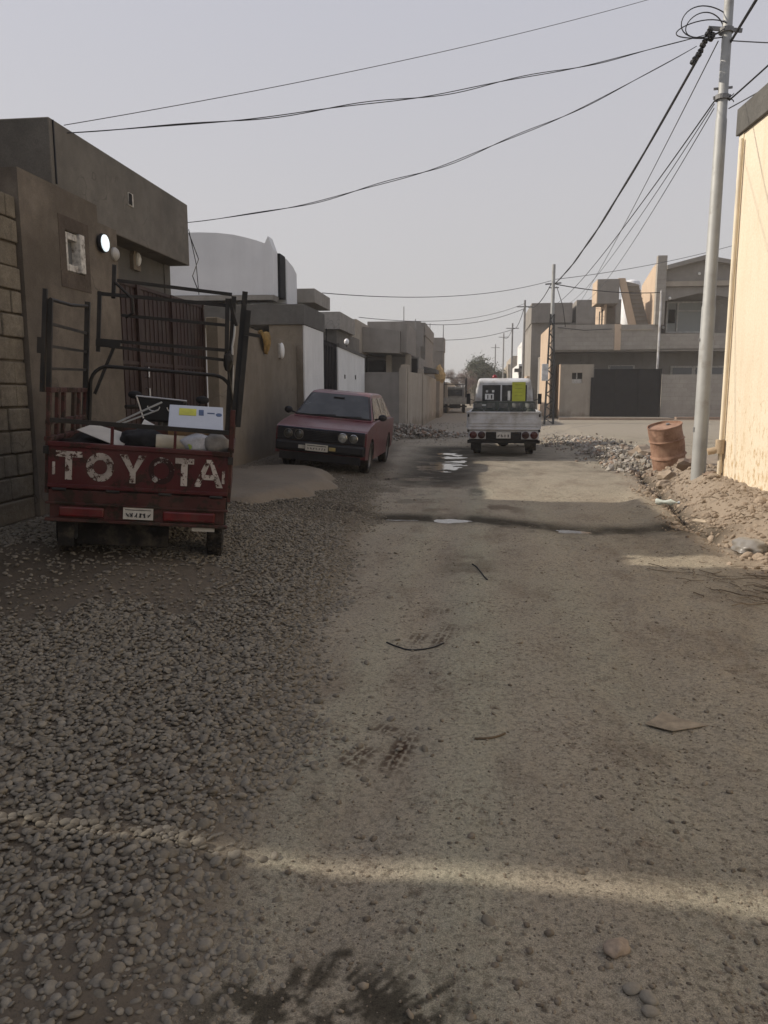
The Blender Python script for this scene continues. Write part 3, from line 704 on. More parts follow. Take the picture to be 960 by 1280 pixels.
mb = MB(); mb.box((-9.5,17.9,3.10),(-4.10,20.3,3.56)); pt('canopy', mb, M['concrete_dark'], h2, bevel=.01)
mb = MB(); mb.box((-4.95,17.95,-.1),(-4.16,20.2,3.095)); pt('gate_pier', mb, M['render_wallE'], h2)
mb = MB(); mb.box((-4.155,17.98,-.1),(-4.12,20.2,3.09)); pt('white_panel', mb, M['white_wall'], h2)

g2 = thing('metal_gate', 'black ribbed metal gate next to the white boundary wall', 'gate', (-4.2,21.2,0))
mb = B(((-4.25,20.25,.1),(-4.22,22.35,2.9))); pt('gate_leaf', mb, M['black_metal'], g2)
mb = MB()
for yy in np.arange(20.28,22.3,.22): mb.box((-4.22,yy,.1),(-4.17,yy+.09,2.92))
for zz in (.1,1.4,2.8): mb.box((-4.22,20.3,zz),(-4.18,22.3,zz+.07))
mb.cyl((-4.2,21.0,2.9),(-4.2,21.0,3.25),.012,n=6)
pt('gate_rib', mb, M['black_metal'], g2)
ww = thing('boundary_wall', 'white painted boundary wall with a dark coping beyond the black gate', 'wall', (-4.2,25,0))
mb = MB(); mb.prism([(22.36,-.1),(27.5,-.1),(27.5,2.74),(22.36,2.84)], 'x', -4.35, -4.13); pt('wall', mb, M['white_wall'], ww)
mb = MB(); mb.prism([(22.36,2.843),(27.5,2.743),(27.5,2.83),(22.36,2.94)], 'x', -4.38, -4.10); pt('coping', mb, M['concrete_dark'], ww)
mb = B(((-4.128,23.35,1.95),(-4.118,23.5,2.07)),((-4.128,25.35,1.96),(-4.118,25.52,2.1))); pts_('vent', mb, M['dark'], ww)
bl = thing('wall_lamp', 'small bulb lamp on top of the white boundary wall', 'lamp', (-4.2,24.2,2.9))
mb = MB(); mb.cyl((0,0,0),(0,0,.12),.02,n=8); mb.build('stem', M['car_dark'], bl)
mb = MB(); mb.blob((0,0,.2),(.08,.08,.1),2,0); mb.build('bulb', simple('white_bulb',(.85,.85,.85),.2,0,.02), bl, True)

# --- grey yard wall standing out into the road, further houses
gw = thing('yard_wall', 'grey cement yard wall jutting towards the road behind the rubble heap', 'wall', (-3.3,28,0))
mb = B(((-4.6,27.6,-.1),(-2.72,27.85,2.25))); pt('wall', mb, M['render_far_grey'], gw)
mb = MB(); mb.prism([(27.86,-.1),(47,-.1),(47,2.3),(36,2.38),(29.6,2.3),(29.6,2.55),(28.6,2.55),(28.6,2.3),(27.86,2.25)], 'x', -2.95, -2.7); pt('side_wall', mb, M['render_far'], gw)
mb = B(((-2.9,27.58,-.1),(-2.66,27.86,2.4)),((-2.9,28.5,-.1),(-2.66,28.8,2.5)),((-2.9,35.8,-.1),(-2.66,36.2,2.6))); pts_('pier', mb, M['render_far'], gw)
# brown house C with overhanging upper parapets
hc = thing('brown_house', 'brown cement house with stepped overhanging parapets behind the grey yard wall', 'house', (-5,38,0))
mb = B(((-9,33,3.25),(-5.3,40,4.6))); pt('parapet', mb, M['render_far'], hc)
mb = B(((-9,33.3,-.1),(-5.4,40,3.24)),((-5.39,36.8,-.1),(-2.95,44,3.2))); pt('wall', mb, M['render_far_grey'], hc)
mb = MB(); mb.prism([(-5.29,3.32),(-3.62,3.25),(-3.62,4.22),(-5.29,4.42)], 'y', 34.6, 40); mb.box((-3.61,34.9,3.3),(-3.35,40,4.62)); pt('upper_parapet', mb, M['render_far_grey'], hc)
mb = B(((-5.25,36.2,2.1),(-4.5,36.78,3.0)),((-3.3,36.6,2.1),(-3.0,36.79,3.1))); pts_('window', mb, M['dark'], hc)
mb = B(((-4.4,36.0,-.1),(-4.15,36.3,3.24)),((-3.5,36.0,-.1),(-3.25,36.3,3.28))); pts_('pier', mb, M['render_far'], hc)
mb = MB(); mb.cyl((-3.48,35,4.6),(-3.48,35,5.3),.02,n=6); mb.cyl((-3.0,35.5,4.3),(-3.0,35.5,4.8),.02,n=6); pts_('rebar', mb, M['old_steel'], hc)
hd = thing('brown_house', 'narrow brown house with a double window behind the long roadside wall', 'house', (-3.6,43,0))
mb = B(((-6,41,-.1),(-2.96,49,3.0)),((-6,41,3.0),(-3.2,41.3,5.2)),((-6,41.31,3.0),(-2.98,49,3.4)),((-6,42.1,3.4),(-3.02,48.9,4.5)),((-6,41.31,4.5),(-2.98,49,5.15)),((-4.1,41.31,3.4),(-3.95,42,4.5)),((-3.2,41.0,3.9),(-3.05,41.3,5.0))); pt('wall', mb, M['render_far_grey'], hd)
mb = B(((-4.7,40.95,3.6),(-4.35,40.99,4.5)),((-4.1,40.95,3.6),(-3.75,40.99,4.5))); pts_('window', mb, M['dark'], hd)
mb = MB(); mb.prism([(-3.9,2.55),(-2.3,2.5),(-2.3,2.7),(-3.9,3.05)], 'y', 40, 42.5); pt('awning', mb, M['concrete_dark'], hd)
he = thing('brown_house', 'far grey house with a corner tower at the end of the left wall', 'house', (-4,56,0))
mb = B(((-7,52,-.1),(-3.0,60,4.2)),((-3.6,52.0,4.2),(-2.5,54,5.1)),((-3.6,52.02,2.9),(-2.55,54,4.18))); pt('wall', mb, M['render_far_grey'], he)
mb = B(((-3.0,60,-.1),(-2.6,78,2.3)),((-3.0,47.2,-.1),(-2.5,51.9,2.2))); pts_('yard_wall', mb, M['render_far'], he)
mb = MB(); mb.cyl((-2.6,53,5.1),(-2.6,53,6.0),.03,n=6); mb.cyl((-3.5,53,5.1),(-3.5,53,6.1),.03,n=6); pts_('rebar', mb, M['old_steel'], he)
tp = thing('ragged_tarp', 'torn ochre tarp hung at the corner of the far left wall', 'tarp', (-2.5,47.5,2.6))
mb = MB(); mb.blob((0,0,0),(.3,.2,.55),2,.5,2.5,seed=4); mb.build('sheet', simple('ochre_tarp',(.5,.36,.18),.9), tp)

# --- concrete apron in front of the gate
ap = MB(); nxa, nya = 26, 24; vs = []
for i in range(nxa):
    for j in range(nya):
        u = i/(nxa-1); t = j/(nya-1); yv = 9.0+4.9*t
        xr = -4.29 + u*(1.15+.95*math.sin(math.pi*min(1,(t*.95+.05)))**.6 + .08*math.sin(yv*5))
        e = max(0,(u-.82)/.18); e2 = max(0,(abs(t-.5)-.42)/.08)
        vs.append((xr, yv, g1(-3.3,yv)*.5+.165 - .22*e**1.7 - .2*e2**2 + .018*math.sin(xr*4+yv*3)))
ap.add(vs, [(i*nya+j,(i+1)*nya+j,(i+1)*nya+j+1,i*nya+j+1) for i in range(nxa-1) for j in range(nya-1)])
o = ap.build('pavement', M['ramp'], None, True); tag(o, 'worn concrete apron in front of the maroon gate', None, None, 'structure')
# ------------------------------------------------------------------ RIGHT SIDE
def yellow_mat():
    m, nt, b = newmat('yellow_wall_paint'); v = coords(nt); L = nt.links
    n1 = noise_n(nt, v, .7, 5, .6); n2 = noise_n(nt, v, 30, 5, .7)
    c = mix(nt, ramp(nt, n1, .3, .7), (.67,.58,.445), (.73,.64,.50))
    # splashed soil and flaking low on the wall
    sp = N(nt, 'ShaderNodeSeparateXYZ'); tc = N(nt, 'ShaderNodeTexCoord'); L.new(tc.outputs['Object'], sp.inputs[0])
    low = N(nt, 'ShaderNodeMapRange'); low.inputs[1].default_value = .1; low.inputs[2].default_value = 2.4; low.inputs[3].default_value = .17; low.inputs[4].default_value = 0
    L.new(sp.outputs[2], low.inputs[0]); ad = N(nt, 'ShaderNodeMath', operation='ADD'); L.new(low.outputs[0], ad.inputs[0])
    vs = coords(nt, (3,3,1.2)); n3 = noise_n(nt, vs, 5, 8, .75); L.new(n3, ad.inputs[1])
    c = mix(nt, ramp(nt, ad.outputs[0], .64, .74), c, (.46,.33,.18))
    c = mix(nt, mix(nt, .35, (0,0,0), ramp(nt, noise_n(nt, coords(nt,(2,2,.25)), 2, 6, .65), .5, .75)), c, (.55,.43,.27))
    c = mix(nt, .14, c, ramp(nt, n2, .3, .7), 'OVERLAY')
    L.new(c, b.inputs['Base Color']); b.inputs['Roughness'].default_value = .85; b.inputs['Specular IOR Level'].default_value = .2
    p = bumpn(nt, b, n2, .4, .006); bumpn(nt, b, n1, .5, .06, p); return m
M['yellow'] = yellow_mat()
yb = thing('yellow_building', 'cream yellow rendered building with a dark parapet at the right edge', 'building', (3.53,11.96,0), (0,0,rad(4.4)))
mb = MB(); mb.box((0,-14,-.3),(6,0,5.09)); mb.build('wall', M['yellow'], yb)
mb = MB(); mb.box((-.05,-14.05,5.093),(6.05,.05,5.45)); mb.build('parapet', M['concrete_dark'], yb, bevel=.01)
mb = MB(); mb.box((-.012,-.14,-.2),(.02,.012,5.085)); mb.build('corner_trim', simple('cream_trim',(.74,.66,.5),.7,0,.06,2,.05), yb)
mb = MB(); mb.tube([(-.045,-.17,5.0),(-.045,-.17,.75)], .022, 10); mb.tube([(-.05,-.17,.78),(-.05,-.17,.1)], .03, 10); pv = mb.build('drainpipe', M['pvc'], yb, True)
mb = MB(); mb.tube([(-.06,-.17,.86),(-.06,-.17,.66)], .065, 12); mb.tube([(-.06,-.17,.72),(-.22,-.13,.68)], .05, 12); mb.build('pipe_elbow', simple('dirty_pipe',(.4,.31,.21),.7), pv, True)

# steel utility pole
PX, PY = 3.33, 12.26
up = thing('utility_pole', 'tapered galvanised steel pole in the dirt bank beside the yellow building', 'utility pole', (PX,PY,.2))
mb = MB(); mb.tube([(0,0,-.2),(0,0,2.6),(.0,0,2.62),(.01,0,5.2),(.01,0,5.22),(.02,0,9.2)], [.108,.098,.09,.078,.07,.055], 20); mb.build('pole_shaft', M['galv'], up, True)
mb = MB()
for zz in (6.38,5.5): mb.lathe([(.085,zz-.03),(.1,zz-.03),(.1,zz+.03),(.085,zz+.03)], 18, None, False)
mb.bar((-.25,-.02,6.42),(.22,.02,6.38),.03,.05); mb.bar((-.12,0,5.5),(.12,0,5.52),.025,.04); mb.bar((-.12,0,5.62),(.14,.02,5.64),.02,.03)
mb.split('bracket', M['old_steel'], up)
mb = MB()
for (px, pz) in ((-.24,6.36),(-.3,6.22),(-.35,6.1),(-.2,6.3),(-.42,6.0)): mb.lathe([(.01,-.06),(.04,-.05),(.045,-.015),(.025,0),(.045,.02),(.03,.055),(.01,.06)], 10, Matrix.Translation((px,-.03,pz)) @ Matrix.Rotation(.5,4,'Y'))
mb.split('insulator', M['car_dark'], up, smooth=True)
mb = MB(); mb.box((-.112,-.03,.75),(-.09,.03,.82)); mb.box((-.11,-.025,2.1),(-.085,.02,2.14)); mb.split('plaque', M['old_steel'], up)
mb = MB()
for k, (a, b_, c_) in enumerate([(.36,.2,6.5),(.28,.16,6.44),(.42,.12,6.38)]):
    mb.tube([(-.3+a*math.cos(t)*.9, -.04+.05*math.sin(2*t+k), c_+b_*math.sin(t)) for t in np.linspace(0,5.6,30)], .008, 6)
mb.tube([(.05+.1*math.cos(t),-.05,5.42+.03*math.sin(t)+.02*t) for t in np.linspace(0,6,16)], .007, 6)
mb.split('cable_loop', M['cable'], up, smooth=True)

# lattice pole
lx, ly = 3.1, 36.1
lp = thing('lattice_pole', 'steel lattice power pole with tube top in front of the block house', 'utility pole', (lx,ly,.1))
mb = MB(); H_ = 4.9; w0, w1 = .2, .08
for sx in (-1,1):
    for sy in (-1,1): mb.bar((sx*w0,sy*w0,-.1),(sx*w1,sy*w1,H_),.06)
kz = np.linspace(0,H_,19)
for i in range(18):
    a, b_ = kz[i], kz[i+1]; wa = w0+(w1-w0)*a/H_; wb = w0+(w1-w0)*b_/H_; s = 1 if i % 2 else -1
    for sy in (-1,1): mb.bar((-s*wa,sy*wa,a),(s*wb,sy*wb,b_),.032)
    for sx in (-1,1): mb.bar((sx*wa,-s*wa,a),(sx*wb,s*wb,b_),.032)
mb.build('lattice', simple('dark_steel',(.05,.05,.05),.7,0,.3,6), lp)
mb = MB(); mb.tube([(0,0,4.5),(0,0,7.05)], [.085,.075], 12); mb.build('pole_shaft', M['galv'], lp, True)
mb = MB(); mb.bar((-.35,0,6.2),(.35,0,6.25),.05,.06); mb.bar((-.2,0,6.05),(.25,0,6.05),.05); mb.split('bracket', M['old_steel'], lp)
mb = MB(); mb.box((-.4,-.28,1.95),(-.12,-.1,2.7)); mb.build('meter_box', simple('grey_box',(.55,.55,.54),.5), lp, bevel=.01)

# rusty barrel
def rust_mat():
    m, nt, b = newmat('rusty_steel'); v = coords(nt); n1 = noise_n(nt, v, 4, 7, .65); n2 = noise_n(nt, v, 35, 4)
    c = mix(nt, ramp(nt, n1, .35, .65), (.19,.10,.062), (.40,.26,.185)); c = mix(nt, ramp(nt, n2, .45, .7), c, (.33,.2,.145))
    c = mix(nt, ramp(nt, noise_n(nt, v, 2.3, 4), .55, .7), c, (.1,.05,.035))
    nt.links.new(c, b.inputs['Base Color']); b.inputs['Roughness'].default_value = .85; b.inputs['Metallic'].default_value = .15; bumpn(nt, b, n1, .4, .02); return m
M['rust'] = rust_mat()
br = thing('rusty_barrel', 'dented rust brown oil barrel leaning in the roadside rubble', 'barrel', (3.58,15.1,g1(3.58,15.1)-.08), (rad(5),rad(-13),.3))
prof = [(.0,.02),(.27,.0),(.29,.02),(.285,.05)]
for zz in np.linspace(.08,.86,40):
    rr = .283 + (.02 if min(abs(zz-.31),abs(zz-.62)) < .02 else 0); prof.append((rr,zz))
prof += [(.285,.87),(.295,.885),(.29,.9),(.28,.9),(.275,.86),(.0,.85)]
mb = MB(); mb.lathe(prof, 40, None, False)
from mathutils import noise as mnoise
vv = []
for p in mb.v:
    q = Vector(p); k = 1 + .09*mnoise.noise(Vector((q.x*4,q.y*4,q.z*3.2+3))) - .10*max(0, 1-((q.z-.45)/.2)**2)*max(0,math.cos(math.atan2(q.y,q.x)+1.75))**6
    vv.append((q.x*k*1.07, q.y*k*1.07, q.z + .012*mnoise.noise(q*5)))
mb.v = vv; mb.build('drum', M['rust'], br, True, ang=50)
mb = MB(); mb.cyl((.12,.1,.855),(.12,.1,.885),.035,n=12); mb.build('bung', M['old_steel'], br)

# bits of rubbish on the bank
def plastic(name, col, rough=.3, trans=.6):
    m, nt, b = newmat(name); b.inputs['Base Color'].default_value = (*col,1); b.inputs['Roughness'].default_value = rough; b.inputs['Transmission Weight'].default_value = trans
    v = coords(nt); bumpn(nt, b, noise_n(nt, v, 14, 4), .5, .02); return m
bt = thing('plastic_bottle', 'crushed pale plastic bottle lying in the roadside gutter', 'bottle', (2.36,10.65,g1(2.36,10.65)+.03), (0,rad(90),rad(-12)))
mb = MB(); mb.lathe([(.0,0),(.045,.0),(.05,.02),(.046,.1),(.05,.13),(.042,.2),(.02,.26),(.016,.29)], 16); mb.v = [(p[0]*(.75+.3*math.sin(p[2]*40)), p[1], p[2]) for p in mb.v]
mb.build('body', plastic('pale_plastic', (.66,.72,.66), .25, .25), bt, True)
mb = MB(); mb.cyl((0,0,.285),(0,0,.31),.019,n=12); mb.build('cap', simple('blue_cap',(.4,.45,.5),.5), bt)
bg = MB(); bg.blob((0,0,.05),(.15,.19,.09),4,.3,2.2,seed=8,flat=-.03); o = bg.build('plastic_bag', plastic('clear_plastic', (.36,.34,.31), .35, .45), None, True, ang=70); o.location = (2.62,7.75,g1(2.62,7.75)+.0); tag(o, 'crumpled clear plastic bag at the right edge of the bank', 'plastic bag')
sh = MB(); sh.plate([(0,0,0),(.32,-.06,.01),(.34,.03,.02),(.03,.07,.01)], .012); o = sh.build('broken_board', simple('pale_board',(.45,.38,.29),.9)); o.location = (2.52,9.4,g1(2.6,9.4)+.035); o.rotation_euler = (.1,.05,-.35); tag(o, 'pale broken board in the gutter below the crushed bottle', 'board')
cb = MB(); cb.plate([(-.15,-.04,.0),(-.02,-.13,.003),(.20,-.02,.002),(.06,.05,.004),(-.01,.16,.002),(-.07,.06,.003)], .003); o = cb.build('torn_cardboard', simple('dirty_card',(.27,.225,.165),.95,0,.3,12,.5)); o.scale = (.85,.8,1); o.location = (.93,3.62,g1(.93,3.62)+.004); tag(o, 'dirty torn piece of cardboard flat on the dirt road', 'cardboard')
# dry twigs and straw at the right edge
mb = MB(); r = random.Random(5)
for i in range(75):
    px = r.gauss(2.15,.28); py = r.gauss(6.25,.5); L = r.uniform(.06,.4); t = r.gauss(-.6,.6); zz = g1(px,py)+.008; pts = []
    for k in range(5): pts.append((px+math.cos(t)*L*k/4+r.uniform(-.012,.012), py+math.sin(t)*L*k/4+r.uniform(-.012,.012), zz+r.uniform(0,.02)))
    mb.tube(pts, r.uniform(.002,.005), 5)
for i in range(70):
    py = r.uniform(8,13); px = xg_(py)+r.uniform(-.6,.6); L = r.uniform(.05,.22); t = r.uniform(0,6); zz = g1(px,py)+.01
    mb.tube([(px,py,zz),(px+L*.5*math.cos(t),py+L*.5*math.sin(t),zz+.02),(px+L*math.cos(t),py+L*math.sin(t),zz)], r.uniform(.003,.007), 5)
o = mb.build('twigs', stone_mat('dry_twigs', [(.13,.10,.07),(.2,.16,.115),(.26,.21,.155)], .9, (.22,.18,.135), .5)); tag(o, 'dry twigs and straw scattered at the foot of the dirt bank', None, None, 'stuff')
def wire_on_road(pts, rr, lab, cat, nm, mat):
    q = [(a, b_, g1(a,b_)+rr*.9) for a, b_ in pts]; mb = MB(); mb.tube(q, rr, 6); tag(mb.build(nm, mat, None, True), lab, cat)
arc = [(-.56+.36*t+.0*t, 4.62-.13*math.sin(math.pi*t*.9)+.05*t) for t in np.linspace(0,1,16)]
wire_on_road(arc, .005, 'thin curved dark wire lying on the road above the tyre print', 'wire', 'bent_wire', M['cable'])
wire_on_road([(-.05+.13*t, 6.85-.5*t+.05*math.sin(5*t)) for t in np.linspace(0,1,12)], .006, 'dark crooked twig lying in the middle of the road', 'twig', 'twig', M['cable'])
wire_on_road([(.0+.14*t, 3.3+.1*t-.03*math.sin(3*t)) for t in np.linspace(0,1,8)], .005, 'short bent twig beside the damp tyre print', 'twig', 'twig', simple('twig_bark',(.12,.09,.06),.9))
# chunks between the pole and the yellow building
for k, (cx, cy, a, lab) in enumerate([(3.75,18.4,.32,'brown broken block behind the pole beside the yellow building'),(3.5,13.6,.24,'pale concrete chunk behind the steel pole'),(3.12,13.25,.2,'dirt crusted block next to the barrel foot'),(3.42,11.95,.1,'small stone at the foot of the steel pole'),(2.98,12.9,.16,'flat broken slab at the top of the gutter')]):
    mb = MB(); mb.blob((0,0,a*.35),(a,a*.7,a*.55),2,.5,1.3,(.2,.1,k),seed=k*5+1); o = mb.build('broken_block', [CLOD,RUB][k % 2]); o.location = (cx,cy,g1(cx,cy)-.03); tag(o, lab, 'rubble block')

# ------------------------------------------------------------------ block house across the lane
ha = thing('block_house', 'two storey block house with a gabled porch, balcony and rooftop stair', 'house', (8,45,0))
g0 = .2
mb = MB(); mb.box((3.66,44.2,-.1),(13.5,52,3.72)); pt('ground_floor', mb, M['houseA_grey'], ha)
mb = MB(); mb.box((3.66,42.4,3.75),(6.88,42.65,5.05)); mb.box((7.2,42.4,3.75),(9.2,42.65,5.02)); mb.box((9.2,42.42,3.78),(13.5,42.66,4.55)); pt('balcony_wall', mb, M['houseA'], ha)
mb = MB(); mb.box((6.88,42.36,3.72),(7.2,42.66,5.06)); pt('balcony_pier', mb, M['houseA_tan_lit'], ha)
mb = MB(); mb.box((3.64,42.5,3.66),(13.5,52,3.745)); pt('floor_slab', mb, M['houseA_grey'], ha)
mb = MB(); mb.box((3.60,42.42,-.1),(3.655,49.5,5.05)); pt('side_wall', mb, M['houseA_tan_lit'], ha)
mb = MB(); mb.box((7.15,42.36,4.72),(8.75,42.39,4.8)); pt('balcony_rail', mb, M['render_far'], ha)
# upper floor
mb = MB(); mb.box((8.95,45.2,3.75),(13.5,52,7.3)); pt('upper_wall', mb, M['houseA_grey'], ha)
mb = MB(); mb.prism([(42.67,3.75),(46.2,3.75),(46.2,7.45),(43.4,8.05),(42.67,8.1)], 'x', 8.86, 8.94); pt('stair_wall', mb, M['houseA_tan_lit'], ha)
mb = MB(); mb.box((8.86,42.3,5.0),(9.32,42.665,8.45)); pt('pilaster', mb, M['houseA'], ha)
mb = MB(); mb.prism([(9.33,6.95),(13.5,6.95),(13.5,7.75),(11.15,8.2),(9.33,7.75)], 'y', 42.6, 45.15); pt('gable', mb, M['houseA_grey'], ha)
mb = MB(); mb.prism([(9.33,7.75),(11.15,8.2),(13.7,7.7),(13.7,7.9),(11.15,8.42),(9.33,7.96)], 'y', 42.2, 46); pt('roof', mb, M['houseA_grey'], ha)
mb = MB(); mb.box((9.33,42.45,6.93),(13.5,42.595,7.18)); pt('beam', mb, M['render_far'], ha)
mb = MB(); mb.prism([(9.33,6.2),(11.1,6.6),(13.5,6.2),(13.5,6.92),(9.33,6.92)], 'y', 42.62, 42.9); pt('arch_lintel', mb, M['houseA_grey'], ha)
wn = MB(); 
for a, b_ in [((10.0,44.9,4.75),(12.0,45.15,4.83)),((10.0,44.9,6.35),(12.0,45.15,6.43)),((10.0,44.9,4.83),(10.08,45.15,6.35)),((10.55,44.9,4.83),(10.63,45.15,6.35)),((11.92,44.9,4.83),(12.0,45.15,6.35)),((10.63,44.92,5.9),(11.92,45.15,5.96))]: wn.box(a,b_)
wfo = pt('window', wn, simple('white_frame',(.55,.55,.53),.5), ha)
mb = B(((10.08,45.0,4.83),(11.92,45.1,6.35))); mb.build('pane', glass('pale_glass',(.3,.32,.31),.3), wfo, off=tuple(ha.location))
mb = B(((10.14,44.86,5.3),(10.46,44.99,6.0))); mb.build('vent_opening', M['dark'], wfo, off=tuple(ha.location))
# stair tower to the roof
mb = MB(); mb.box((6.05,43.2,6.2),(7.15,45,7.45)); pt('stair_box', mb, M['houseA_grey'], ha)
mb = MB(); mb.prism([(43.2,6.21),(45,6.21),(45,7.44),(43.2,7.44)], 'x', 6.0, 6.045); mb.prism([(43.6,5.0),(47,5.0),(47,6.6),(43.6,6.19)], 'x', 6.5, 6.6); pt('stair_box_side', mb, M['houseA_tan_lit'], ha)
mb = MB(); mb.prism([(7.1,7.5),(7.45,7.5),(8.15,5.0),(7.75,5.0)], 'y', 43.3, 43.5); pt('stair_rail', mb, M['houseA_tan_lit'], ha)
mb = MB(); mb.prism([(7.46,7.4),(8.2,7.2),(8.84,5.0),(8.16,5.0)], 'y', 43.6, 43.8)
for i in range(10): mb.box((7.5+.07*i+.0, 43.52, 7.1-.22*i),(8.25+.06*i,43.62,7.14-.22*i))
pt('stair_flight', mb, M['houseA_grey'], ha)
mb = B(((6.2,44.5,5.0),(9.2,45.2,5.2))); mb.box((6.62,45.0,5.0),(7.3,45.2,6.3)); pt('stair_back_wall', mb, M['houseA_grey'], ha)
mb = B(((6.495,44.2,5.1),(6.499,44.7,6.0)),((6.495,45.2,5.1),(6.499,45.6,6.0))); pts_('stair_window', mb, M['dark'], ha)
mb = MB(); mb.tube([(9.1,42.25,.3),(9.1,42.25,6.7)],.06,8); pt('rain_pipe', mb, M['white_metal'], ha)
for fr, ps in ((((6.9,44.1,2.6),(8.3,44.19,3.0)), [((7.0,44.06,2.68),(8.2,44.095,2.95))]), (((10.2,44.1,2.35),(13.0,44.19,2.95)), [((10.3,44.06,2.45),(11.3,44.095,2.85)),((11.5,44.06,2.45),(12.9,44.095,2.85))])):
    wq = pt('window', B(fr), M['win_frame'], ha)
    for p_ in ps: B(p_).build('pane', M['glass_grey'], wq, off=tuple(ha.location))
for (a, zz) in ((9.6,6.35),(9.85,5.05),(11.0,7.55)):
    lm = MB(); lm.blob((a,42.58 if zz != 5.05 else 44.85,zz),(.08,.06,.08),2,0); pt('porch_lamp', lm, simple('white_globe',(.75,.75,.72),.4,0,.05), ha, smooth=True)
wt = thing('water_tank', 'white cylindrical water tank on the roof of the block house', 'water tank', (8.55,47.6,5.2))
mb = MB(); mb.lathe([(.0,0),(.5,.0),(.52,.1),(.52,2.5),(.45,2.68),(.15,2.78),(0,2.78)], 24); mb.build('tank', simple('white_tank',(.78,.79,.8),.4,0,.06), wt, True)
mb = MB(); mb.box((-.6,-.6,-.2),(.6,.6,-.003)); mb.build('base', M['concrete'], wt)
bw2 = thing('boundary_wall', 'cement yard wall with a small square window beside the black gate', 'wall', (5,42,0))
mb = MB(); mb.box((4.15,41.9,-.1),(4.72,42.1,2.98)); mb.box((5.25,41.9,-.1),(5.82,42.1,2.98)); mb.box((4.72,41.9,-.1),(5.25,42.1,2.0)); mb.box((4.72,41.9,2.55),(5.25,42.1,2.98)); pt('wall', mb, M['render_far'], bw2)
mb = MB(); mb.box((4.10,41.88,-.1),(4.145,44.2,3.0)); pt('side_wall', mb, M['houseA_tan_lit'], bw2)
mb = MB(); mb.box((4.72,42.0,2.0),(5.25,42.05,2.22)); mb.box((4.95,41.98,2.22),(5.0,42.04,2.55)); pt('window_frame', mb, M['win_frame'], bw2)
mb = MB(); mb.box((4.72,42.06,2.22),(5.25,42.09,2.55)); pt('pane', mb, M['dark'], bw2)
bw3 = thing('boundary_wall', 'plain block yard wall to the right of the black gate', 'wall', (11,42,0))
mb = MB(); mb.box((9.28,41.9,-.1),(13.5,42.1,2.45)); pt('wall', mb, M['houseA'], bw3)
g3 = thing('metal_gate', 'wide plain black sliding gate of the block house', 'gate', (7.5,42,0))
mb = MB(); mb.box((5.84,41.84,.25),(9.24,41.88,2.72)); pt('gate_leaf', mb, M['black_metal'], g3)
mb = MB()
for a in (5.84,6.95,8.1,9.18): mb.box((a,41.8,.25),(a+.06,41.84,2.74))
for zz in (.25,1.5,2.67): mb.box((5.9,41.81,zz),(9.18,41.84,zz+.06))
pt('gate_frame', mb, M['black_metal'], g3)
mb = MB(); mb.box((5.70,41.8,.2),(5.835,41.95,2.3)); pt('gate_post', mb, M['black_metal'], g3)
kb = MB(); kb.box((4.2,40.4,-.2),(12.5,41.85,.17)); kb.box((3.95,40.2,-.2),(9.6,40.38,.24)); kb.box((9.8,40.6,-.1),(13,41.0,.3)); o = kb.build('kerb', M['kerbblock'], None, bevel=.015); tag(o, 'raised block kerb and platform in front of the black gate', None, None, 'structure')
kt = MB(); kt.box((4.0,40.36,.245),(9.5,41.8,.262)); o = kt.build('pavement', M['concrete'], None); tag(o, 'narrow concrete walkway along the block kerb', None, None, 'structure')

# house behind, on the same side
hb = thing('grey_house', 'flat roofed grey house with a stepped parapet left of the block house', 'house', (6,55,0))
mb = MB(); mb.box((3.2,52.5,-.1),(10,62,6.0)); mb.box((3.7,52.45,2.0),(3.9,52.49,5.0)); pt('wall', mb, M['houseA_grey'], hb)
mb = MB(); mb.box((3.15,52.2,6.0),(5.75,60,7.25)); mb.box((6.0,52.1,5.9),(9.0,60,7.4)); pt('parapet', mb, M['render_far_grey'], hb)
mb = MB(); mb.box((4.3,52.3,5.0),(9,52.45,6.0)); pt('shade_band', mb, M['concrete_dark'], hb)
rw = thing('yard_wall', 'pale sunlit yard wall on the right of the far road', 'wall', (3.1,53,0))
mb = MB(); mb.box((3.0,53,-.1),(3.2,80,2.6)); pt('wall', mb, M['houseA_tan_lit'], rw)
hw = thing('white_house', 'far narrow white house with dark window slots at the right of the road', 'house', (3.6,75,0))
mb = MB(); mb.box((3.25,70,-.1),(8,84,4.0)); mb.box((3.55,71,4.01),(8,80,6.0)); pt('wall', mb, M['white_wall'], hw)
mb = MB(); mb.box((3.3,69.93,2.2),(3.7,69.99,3.8)); mb.box((4.2,69.93,2.2),(4.7,69.99,3.8)); pts_('window', mb, M['dark'], hw)
mb = MB(); mb.box((2.9,69.8,3.3),(8,71,3.6)); pt('canopy', mb, M['concrete_dark'], hw)
hx = thing('tan_house', 'far tan house closing the right side of the road', 'house', (3.4,95,0))
mb = MB(); mb.box((2.9,88,-.1),(9,110,4.6)); mb.box((3.4,90,4.6),(9,110,5.6)); pt('wall', mb, M['render_far'], hx)
mb = MB(); mb.box((3.2,87.9,1.6),(3.9,87.99,3.0)); mb.box((4.6,87.9,1.6),(5.5,87.99,3.0)); pts_('window', mb, M['dark'], hx)

